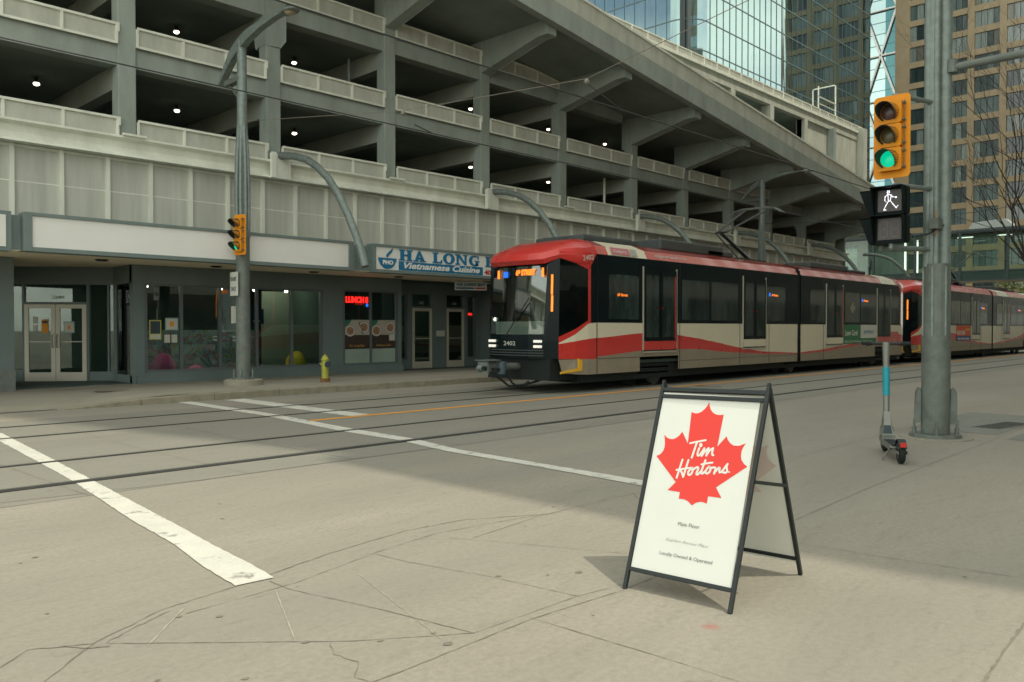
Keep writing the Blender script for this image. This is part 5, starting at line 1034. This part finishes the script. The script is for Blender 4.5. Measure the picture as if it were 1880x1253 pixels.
sb2 = MB().box(9.42, 9.49, 18.28, 18.40, 1.62, 2.02).build('pole_sign', pap); sb2['label'] = 'narrow pale plate on the pole below the lettered sign'; sb2['category'] = 'sign'
# hydrant
HY = thing('fire_hydrant', 'yellow-green fire hydrant with dark side caps on the far sidewalk', 'fire hydrant', (11.54, 17.67, .15)); hg = mat('hydrant_yellow', (.36, .37, .05), .5, var=.2, scale=8)
b = MB(); b.lathe([(.115, 0), (.115, .07), (.13, .07), (.13, .10)], (11.54, 17.67, .15), 14, mat('rusty_base', (.22, .11, .04), .8, var=.4, scale=20)); b.build('base_flange', hg, HY)
b = MB(); b.lathe([(.085, .10), (.09, .35), (.085, .54), (.10, .55), (.10, .58), (.075, .60), (.06, .655), (.02, .67), (.02, .70)], (11.54, 17.67, .15), 16); b.build('barrel', hg, HY, smooth=40)
for (dx, dy, r) in ((-.02, -.13, .075), (.09, .07, .05), (-.10, .07, .05)):
    v_ = Vector((dx, dy, 0)); c = Vector((11.54, 17.67, .60)); b = MB(); b.tube([c+v_*.5, c+v_], r*.7, 12, hg); b.tube([c+v_, c+v_*1.3], r, 12, mat('hydrant_cap', (.03, .045, .07), .5, var=.1)); b.build('outlet_cap', hg, HY)
# manholes, grate
def disc(name, x, y, z, r, m, label, ring=True):
    b = MB(); b.lathe([(r, 0), (r, .004)], (x, y, z), 28, m); b.lathe([(r*.86, .004), (r*.84, .0055)], (x, y, z), 28, jointm); o = b.build(name, m); o['label'] = label; o['category'] = 'manhole cover'; return o
disc('manhole_cover', 6.83, 18.75, swz(6.83, 18.75)+.004, .36, jointm, 'dark round manhole cover on the sidewalk in front of the corner entrance')
disc('manhole_cover', 18.8, 11.1, .004, .34, railm, 'round manhole cover in the road between the yellow line and the near track')
gr = thing('drain_grate', 'rectangular slotted drain grate set in the sidewalk behind the steel pole', 'drain grate', (14.3, 3.6, 0)); ga, gb = Vector((14.97, 3.46, 0)), Vector((13.57, 3.70, 0)); b = MB(); gd = (gb-ga).normalized(); gn = Vector((-gd.y, gd.x, 0)); b.obox(ga+Z1*.003, gd*1.2, gn*.42, Z1*.004, railm)
for i in range(16): b.obox(ga+gd*(.04+i*.072)+gn*.03+Z1*.007, gd*.035, gn*.36, Z1*.002, groove)
b.build('grate', railm, gr); b = MB()
for i in range(30):
    a = 2*pi*i/30; c = Vector((14.35, 3.58, .0045)); q = c+Vector((cos(a)*.52, sin(a)*.40, 0)); e = c+Vector((cos(a)*.75, sin(a)*.58, 0)); t_ = Vector((-sin(a), cos(a), 0))*.012; b.add([q-t_, q+t_, e+t_, e-t_], [(0, 1, 2, 3)])
b.build('tactile_ring', jointm, gr)
b = MB(); b.add([(13.0, 3.1, .0035), (16.2, 3.1, .0035), (16.2, 4.3, .0035), (13.0, 4.3, .0035)], [(0, 1, 2, 3)]); b.add([(12.4, 1.6, .0035), (15.2, 1.6, .0035), (15.0, 2.9, .0035), (12.6, 2.9, .0035)], [(0, 1, 2, 3)]); b.build('pavement_patch', mat('patch_dark', (.20, .205, .18), .9, var=.15, scale=3, fine=.1), kind='structure')

# ================================================================== OVERHEAD WIRES
wirem = mat('wire_dark', (.03, .035, .033), .6, var=0); wirel = mat('wire_pale', (.20, .18, .15), .6, var=0)
def wire(pts, r, label, m, extra=None, grp='overhead tram wires'):
    b = MB(); b.tube(pts, r, 6, m)
    for e in (extra or []): b.lathe([(.02, -.05), (.05, -.02), (.05, .02), (.02, .05)], e, 8, wirel)
    o = b.build('overhead_wire', m); o['label'] = label; o['category'] = 'wire'; o['group'] = grp
wire([(-10, 13.35, 5.62), (120, 13.35, 5.62)], .012, 'lower dark contact wire over the far track touching the tram arm', wirem)
wire([(-10, 9.35, 5.62), (120, 9.35, 5.62)], .012, 'upper dark contact wire over the empty near track', wirem)
SP = (9.64, 18.16, 6.4)
SP = SP
wire([SP, (10.6, 13.35, 5.95), (11.6, 9.35, 5.98), (11.0, 5, 6.4), (10.4, 1.0, 6.9)], .006, 'pale span wire from the near light pole across both tracks to the top edge', wirel, [(10.6, 13.35, 5.9), (11.6, 9.35, 5.93)])
wire([(10.9, 13.35, 5.72), (11.35, 13.35, 5.63)], .012, 'short dark dropper on the far track contact wire', wirem)
wire([(11.6, 9.35, 5.90), (12.6, 9.35, 5.63)], .008, 'short dark dropper on the near track contact wire', wirem)
wire([(35.24, 18.0, 6.3), (35.3, 13.35, 6.0), (35.5, 9.35, 6.0), (36, 3, 6.6)], .012, 'thin span wire from the far light pole across the tracks', wirem)
wire([(60, 18.0, 6.3), (60.3, 13.35, 6.0), (60.5, 9.35, 6.0), (61, 3, 6.6)], .012, 'distant span wire before the glass footbridge', wirem)
wire([(-4, 13.3, 6.15), (20, 11.3, 6.25), (34, 13.4, 6.0)], .008, 'faint thin guy wire crossing in front of the garage', wirem) if False else None

# ================================================================== BACKGROUND
# glass tower
def towerglass(name, base):
    m = bpy.data.materials.new(name); m.use_nodes = True; n = m.node_tree; b = n.nodes['Principled BSDF']
    b.inputs['Base Color'].default_value = (*base, 1); b.inputs['Metallic'].default_value = 1.0; b.inputs['Roughness'].default_value = .03
    g = n.nodes.new('ShaderNodeNewGeometry'); mpn = n.nodes.new('ShaderNodeMapping'); mpn.inputs['Scale'].default_value = (.9, .9, .09)
    t = n.nodes.new('ShaderNodeTexNoise'); t.inputs['Scale'].default_value = .9; t.inputs['Detail'].default_value = 2
    bp = n.nodes.new('ShaderNodeBump'); bp.inputs['Strength'].default_value = .25; bp.inputs['Distance'].default_value = .05
    n.links.new(g.outputs['Position'], mpn.inputs[0]); n.links.new(mpn.outputs[0], t.inputs[0]); n.links.new(t.outputs[0], bp.inputs['Height']); n.links.new(bp.outputs[0], b.inputs['Normal']); return m
tgm = towerglass('tower_glass', (.26, .36, .365))
TW = thing('glass_tower', 'tall blue-green mirrored glass office tower behind the garage roof', 'office tower', (81, 50, 0))
b = MB(); pts = [(81, 110), (81, 53)]+[(84-3*cos(R(a)), 53-3*sin(R(a))) for a in (15, 30, 45, 60, 75)]+[(84, 50), (133, 50), (133, 110)]
V = [(x, y, z) for z in (0, 120) for x, y in pts]; n = len(pts); b.add(V, [(i, (i+1) % n, n+(i+1) % n, n+i) for i in range(n)]+[tuple(range(n, 2*n))]); b.build('curtain_wall', tgm, TW)
b = MB(); mm = mat('tower_mullion', (.11, .17, .175), .5, var=0); y = 53.5
while y < 80: b.box(80.94, 81.0, y, y+.035, 0, 120); y += 1.5
x = 84.6
while x < 133: b.box(x, x+.035, 49.94, 50.0, 0, 120); x += 1.5
b.build('vertical_mullions', mm, TW)
b = MB(); z = 2.2
while z < 119:
    q = [(81-.05, 80), (81-.05, 53)]+[(84-3.05*cos(R(a)), 53-3.05*sin(R(a))) for a in (15, 30, 45, 60, 75)]+[(84, 49.95), (133, 49.95)]
    for p0, p1 in zip(q, q[1:]): b.add([(*p0, z), (*p1, z), (*p1, z+.12), (*p0, z+.12)], [(0, 1, 2, 3)])
    z += 3.45
b.build('floor_lines', mm, TW)
b = MB(); b.box(80.6, 81.2, 51.2, 51.5, 0, 120); b.box(80.7, 81.3, 50.5, 50.7, 0, 120); b.build('corner_fins', mat('tower_fin', (.02, .035, .035), .4, var=0), TW)
# brown office tower
brn = mat('brown_precast', (.43, .345, .225), .8, var=.12, scale=.5, fine=.03)
BT = thing('brown_office_tower', 'tall tan concrete office tower with a grid of dark windows at the street end', 'office tower', (145, 38, 0))
b = MB(); b.box(146.2, 175, 29.5, 50.55, 0, 130); b.build('core', mat('tower_core', (.05, .055, .05), .8, var=.2), BT)
b = MB(); ycs = [39.04-4.53*k for k in range(-1, 3)]
for y in ycs: b.box(145.6, 146.2, y-.48, y+.48, 0, 130)
b.box(145.5, 146.2, 48.35, 50.6, 0, 130); b.build('columns', brn, BT)
b = MB(); z0b = 52.3-3.45*15
for k in range(37):
    z = z0b+3.45*k; b.box(145.72, 146.2, 29.6, 50.4, z-.50, z+.45)
b.build('spandrels', brn, BT)
wg = [mat('office_glass_%s' % nm, c, .06, var=.5, scale=.6, spec=.9, streak=(1, 1.5, .3)) for nm, c in (('dark', (.035, .05, .05)), ('mid', (.10, .14, .135)), ('pale', (.26, .31, .29)), ('warm', (.20, .19, .15)))]
ncount = 0; stuffmb = MB(); edges = [48.35]+[y for y in ycs if y < 47.5]
for k in range(37):
    z = z0b+3.45*k+.45
    for j in range(len(edges)-1):
        ya = edges[j]-(.48 if j else 0); yb = edges[j+1]+.48; rr_ = random.Random(k*31+j)
        vis = 2 < k < 18 and j < 5
        w_ = MB() if vis else stuffmb; base = wg[2] if (k > 12 and rr_.random() < .8) else (wg[0] if rr_.random() < .6 else wg[1])  # upper floors mostly get pale panes: sky reflection put into the glass colour
        npn = 4 if (ya-yb) > 2.5 else 2
        for q in range(npn):
            a = yb+(ya-yb)*q/npn; c = yb+(ya-yb)*(q+1)/npn; w_.box(145.95, 146.0, a+.04, c-.04, z, z+2.45, base if rr_.random() < .75 else rr_.choice(wg))
        if vis: w_.build('window', wg[0], BT); ncount += 1
stuffmb.build('distant_windows', wg[0], BT, kind='stuff')
# diagrid tower
DG = thing('diagrid_tower', 'far glass tower with white diagonal bracing between the two nearer towers', 'office tower', (255, 93, 0))
b = MB(); b.box(256, 300, 80, 125, 0, 200); b.box(255.9, 256, 86, 91.8, 0, 200, towerglass('tower_glass_dark', (.07, .16, .18))); b.build('curtain_wall', towerglass('tower_glass_pale', (.32, .44, .46)), DG)
b = MB(); z = 1.5
while z < 200:
    b.box(255.85, 255.89, 80, 125, z, z+.12); z += 3.4
b.build('floor_lines', mm, DG)
b = MB(); Z0 = 83.3
for k in range(-6, 8):
    z = Z0+27*k; b.tube([(255.3, 93.0, z), (255.3, 88.4, z+13.5)], .32, 6); b.tube([(255.3, 93.0, z), (255.3, 97.5, z+13.5)], .32, 6); b.tube([(255.3, 93, z), (255.3, 88.4, z-13.5)], .32, 6); b.tube([(255.3, 93, z), (255.3, 97.5, z-13.5)], .32, 6)
    b.tube([(255.3, 85, z), (255.3, 101, z)], .25, 6); b.tube([(255.3, 85, z+13.5), (255.3, 101, z+13.5)], .25, 6)
b.build('white_bracing', mat('white_bracing', (.75, .78, .76), .5, var=.03), DG)
# footbridge
FBG = thing('skybridge', 'glazed pedestrian skybridge with dark frames crossing the street', 'footbridge', (76, 20, 5.3)); bx0, bx1 = 76, 79.5
by0, by1 = 6, 40
dk = mat('bridge_frame_dark', (.03, .05, .052), .5, var=.1)
b = MB(); b.box(bx0, bx1, by0, by1, 5.45, 5.55, mat('bridge_soffit', (.30, .28, .22), .8, var=.05)); b.box(bx0+.05, bx1-.05, by0, by1, 5.56, 6.2, mat('bridge_floor', (.10, .14, .13), .5, var=.1)); b.build('bridge_deck', dk, FBG)
b = MB(); b.box(bx0-.1, bx1+.1, by0, by1, 9.55, 9.75, dk); b.box(bx0+1.2, bx1-.5, by0, by1, 9.3, 9.54, mat('bridge_ceiling', (.34, .38, .34), .8, var=.05)); b.build('bridge_roof', dk, FBG)
b = MB()
for xx in (bx0, bx1-.12):
    for z in (5.5, 6.25, 9.5): b.box(xx-.02, xx+.1, by0, by1, z-.06, z+.06)
for y in [by0+.9+k*3.55 for k in range(10)]:
    b.box(bx0-.05, bx0+.12, y-.1, y+.1, 5.45, 9.6); b.box(bx1-.2, bx1, y-.1+.9, y+.1+.9, 5.45, 9.6)
b.build('bridge_frame', dk, FBG)
b = MB(); b.box(bx0+.02, bx0+.03, by0, by1, 5.5, 9.5); b.build('bridge_glazing', bridgeglass, FBG); b = MB(); b.box(bx1-.06, bx1-.05, by0, by1, 5.5, 9.5); b.build('bridge_glazing', bridgeglass, FBG)
b = MB(); wl_ = mat('bridge_tube_lamp', (.8, .8, .7), .5, var=0, emit=(.9, 1, .85), es=1.2)
for y in (25.6, 24.6): b.box(bx0+.6, bx0+.7, y, y+.14, 6.3, 9.2)
for y in (11.5, 14.5, 17.5, 20.5): b.box(bx0+1.5, bx0+1.6, y, y+1.2, 9.22, 9.28)
b.build('tube_lamp', wl_, FBG)
b = MB(); lt = mat('pale_curtain', (.32, .38, .33), .8, var=.2, scale=2, streak=(1, 3, .2)); b.box(78.2, 78.3, 26.0, 30.5, 6.2, 9.3); b.build('pale_wall_panel', lt, FBG)
b = MB(); b.prism([(17.2, 9.75), (20.8, 9.75), (20.4, 10.4), (18.0, 10.55)], (77, 0, 0), Y1, Z1, (1.5, 0, 0)); b.build('roof_hood', mat('hood_grey', (.42, .45, .42), .6, var=.1), FBG)
MB().box(76.2, 77.6, 29.5, 31.5, 0, 5.45).build('bridge_pier', gcol, FBG)
# person in the footbridge
def person(loc, h, label, shirt, trousers):
    pe = thing('person', label, 'person', loc); s = h/1.75
    P = {'pel': (0, 0, .95), 'ch': (0, 0, 1.28), 'nk': (0, 0, 1.48), 'hd': (0, .02, 1.60), 'tp': (0, .01, 1.73), 'lk': (-.10, .05, .50), 'lf': (-.11, -.06, .08), 'lt': (-.11, .12, .04), 'rk': (.10, .12, .50), 'rf': (.11, .10, .08), 'rt': (.11, .28, .04), 'ls': (-.19, 0, 1.40), 'le': (-.25, -.04, 1.12), 'lh': (-.24, .10, .90), 'rs': (.19, 0, 1.40), 're': (.25, .02, 1.12), 'rh': (.22, .18, .95)}
    ks = list(P); E = [('pel', 'ch'), ('ch', 'nk'), ('nk', 'hd'), ('hd', 'tp'), ('pel', 'lk'), ('lk', 'lf'), ('lf', 'lt'), ('pel', 'rk'), ('rk', 'rf'), ('rf', 'rt'), ('ch', 'ls'), ('ls', 'le'), ('le', 'lh'), ('ch', 'rs'), ('rs', 're'), ('re', 'rh')]
    rad = {'pel': .16, 'ch': .17, 'nk': .06, 'hd': .10, 'tp': .07, 'lk': .075, 'lf': .05, 'lt': .045, 'rk': .075, 'rf': .05, 'rt': .045, 'ls': .07, 'le': .05, 'lh': .035, 'rs': .07, 're': .05, 'rh': .035}
    me = bpy.data.meshes.new('body'); me.from_pydata([Vector(P[k])*s+Vector(loc) for k in ks], [(ks.index(a), ks.index(c)) for a, c in E], []); o = bpy.data.objects.new('body', me); COL.objects.link(o)
    sk = o.modifiers.new('skin', 'SKIN'); me.skin_vertices[0].data[0].use_root = True
    for i, k in enumerate(ks): r_ = rad[k]*s; me.skin_vertices[0].data[i].radius = (r_, r_*.8)
    ss = o.modifiers.new('sub', 'SUBSURF'); ss.levels = 1; ss.render_levels = 1
    m = bpy.data.materials.new('clothed_person'); m.use_nodes = True; n = m.node_tree; g = n.nodes.new('ShaderNodeNewGeometry'); sx = n.nodes.new('ShaderNodeSeparateXYZ'); n.links.new(g.outputs['Position'], sx.inputs[0])
    r = n.nodes.new('ShaderNodeMapRange'); r.inputs[1].default_value = loc[2]; r.inputs[2].default_value = loc[2]+h; n.links.new(sx.outputs[2], r.inputs[0]); cr_ = n.nodes.new('ShaderNodeValToRGB'); cr_.color_ramp.interpolation = 'CONSTANT'
    e = cr_.color_ramp.elements; e[0].color = (*trousers, 1); e[1].position = .53; e[1].color = (*shirt, 1); q = e.new(.85); q.color = (.30, .17, .11, 1); q = e.new(.955); q.color = (.02, .015, .012, 1)
    n.links.new(r.outputs[0], cr_.inputs[0]); n.links.new(cr_.outputs[0], n.nodes['Principled BSDF'].inputs['Base Color']); me.materials.append(m); o.parent = pe; o.matrix_parent_inverse = pe.matrix_world.inverted()
person((77.2, 28.9, 6.2), 1.75, 'person in pale top and dark trousers walking inside the glass footbridge', (.26, .24, .22), (.02, .05, .09))
# building and tree seen under the bridge
LB = thing('low_building', 'low distant building with white columns seen beneath the footbridge', 'building', (190, 50, 0)); b = MB(); b.box(180, 200, 20, 110, 0, 14); b.build('wall', mat('distant_wall', (.15, .14, .11), .8, var=.3, scale=.3), LB)
b = MB()
for y in [36+k*1.9 for k in range(14)]: b.box(179.4, 179.9, y, y+.5, 0, 13)
b.build('columns', mat('distant_white', (.6, .6, .56), .7, var=.05), LB)
def leafy(x, y, h, r, label, seed):
    T = thing('leafy_tree', label, 'tree', (x, y, 0)); rr = random.Random(seed); b = MB(); b.tube([(x, y, 0), (x+.1, y, h*.3), (x, y+.1, h*.6)], [.25, .18, .1], 8)
    for k in range(6): a = k*1.05; b.tube([(x, y, h*(.3+.05*k)), (x+r*.6*cos(a), y+r*.6*sin(a), h*(.55+.06*k))], [.1, .03], 6)
    b.build('trunk', mat('bark', (.06, .05, .04), .9, var=.3), T); b = MB(); lf = mat('spring_leaves', (.10, .13, .03), .7, var=.4, scale=1.5)
    for _ in range(1500):
        a = rr.uniform(0, 2*pi); p = rr.uniform(-.5, 1); q = r*rr.uniform(.3, 1)**.6*sqrt(max(.05, 1-p*p)); c = Vector((x+q*cos(a)*(1+.2*sin(3*a)), y+q*sin(a), h*.65+p*h*.36)); s_ = rr.uniform(.12, .3)
        u_ = Vector((rr.uniform(-1, 1), rr.uniform(-1, 1), rr.uniform(-1, 1))).normalized(); v_ = u_.orthogonal().normalized(); b.add([c-u_*s_, c+v_*s_*.6, c+u_*s_, c-v_*s_*.6], [(0, 1, 2, 3)])
    b.build('crown', lf, T)
leafy(118, 26.0, 8.2, 3.2, 'green tree in fresh leaf far down the street under the footbridge', 4)
# bare tree beside the road on the right
BTR = thing('bare_tree', 'leafless tree reaching into the picture from the right edge', 'tree', (23.5, 4.3, 0)); TRK = MB(); BR = MB(); rr = random.Random(21)
def branch(p, dr, ln, r, dep, M):
    pts = [p]; q = p.copy(); d_ = dr.copy(); n = 4
    for i in range(n):
        d_ = (d_+Vector((rr.uniform(-.14, .14), rr.uniform(-.14, .14), rr.uniform(-.04, .14)))).normalized(); q = q+d_*ln/n; pts.append(q.copy())
    M.tube(pts, [r*(1-.12*i) for i in range(n+1)], 6 if dep < 3 else 4, None, False)
    if dep >= 5 or r < .003: return
    for i in range(rr.choice([2, 3, 3])):
        k = rr.choice([2, 3, 4]); ax = Vector((rr.uniform(-1, 1), rr.uniform(-1, 1), rr.uniform(-.3, .5))).normalized(); nd = (d_*1.0+ax*rr.uniform(.45, .8)).normalized()
        branch(pts[k], nd, ln*rr.uniform(.62, .85), r*rr.uniform(.45, .65), dep+1, BR)
base_ = Vector((23.5, 4.3, 0)); TRK.tube([base_, base_+Vector((.05, 0, 1.2)), base_+Vector((0, .1, 2.4))], [.13, .11, .10], 10)
for a in range(7):
    an = a*.9; branch(base_+Vector((0, .08, 1.7+.22*a % 1.0)), Vector((cos(an)*.45, sin(an)*.5+.15, 1)).normalized(), rr.uniform(2.2, 2.9), .032, 1, BR)
barkm = mat('bare_bark', (.035, .030, .026), .9, var=.2); TRK.build('trunk', barkm, BTR); BR.build('branches', barkm, BTR)

# ================================================================== BUILDINGS BEHIND THE CAMERA (they cast the street's shade)
def office(x0, x1, y0, y1, h, label, base, seed):
    T = thing('office_building', label, 'office building', ((x0+x1)/2, (y0+y1)/2, 0)); b = MB(); b.box(x0, x1, y0, y1, 0, h); b.build('wall', base, T); b = MB(); z = 4.5
    while z < h-2:
        y = y1+.0; b.box(x0+1, x1-1, y1, y1+.05, z, z+1.9); b.box(x0-.05, x0, y0+1, y1-1, z, z+1.9); z += 3.7
    b.box(x0+1, x1-1, y1, y1+.05, .6, 3.4); b.build('window_bands', mat('office_band_glass', (.45, .52, .50), .08, metal=.9, var=.2, scale=.3), T); b = MB(); x = x0+1
    while x < x1: b.box(x, x+.4, y1+.051, y1+.3, 0, h); x += 4.2
    b.build('piers', base, T)
office(7.85, 9.5, -10.5, -4.2, 27, 'added low stone block notching the street shade, out of view to the right', mat('stone_grey', (.62, .59, .50), .8, var=.1, scale=.5), 3)  # unseen block added and sized to notch the shade edge on the road
office(9.57, 70, -10.5, -4.2, 62, 'tall stone office building beside the near sidewalk, out of view to the right', mat('stone_grey', (.62, .59, .50), .8, var=.1, scale=.5), 1)
office(71.0, 230, -18, -4.2, 52, 'long stone office building farther along the near side, out of view', MATS['stone_grey'], 2)
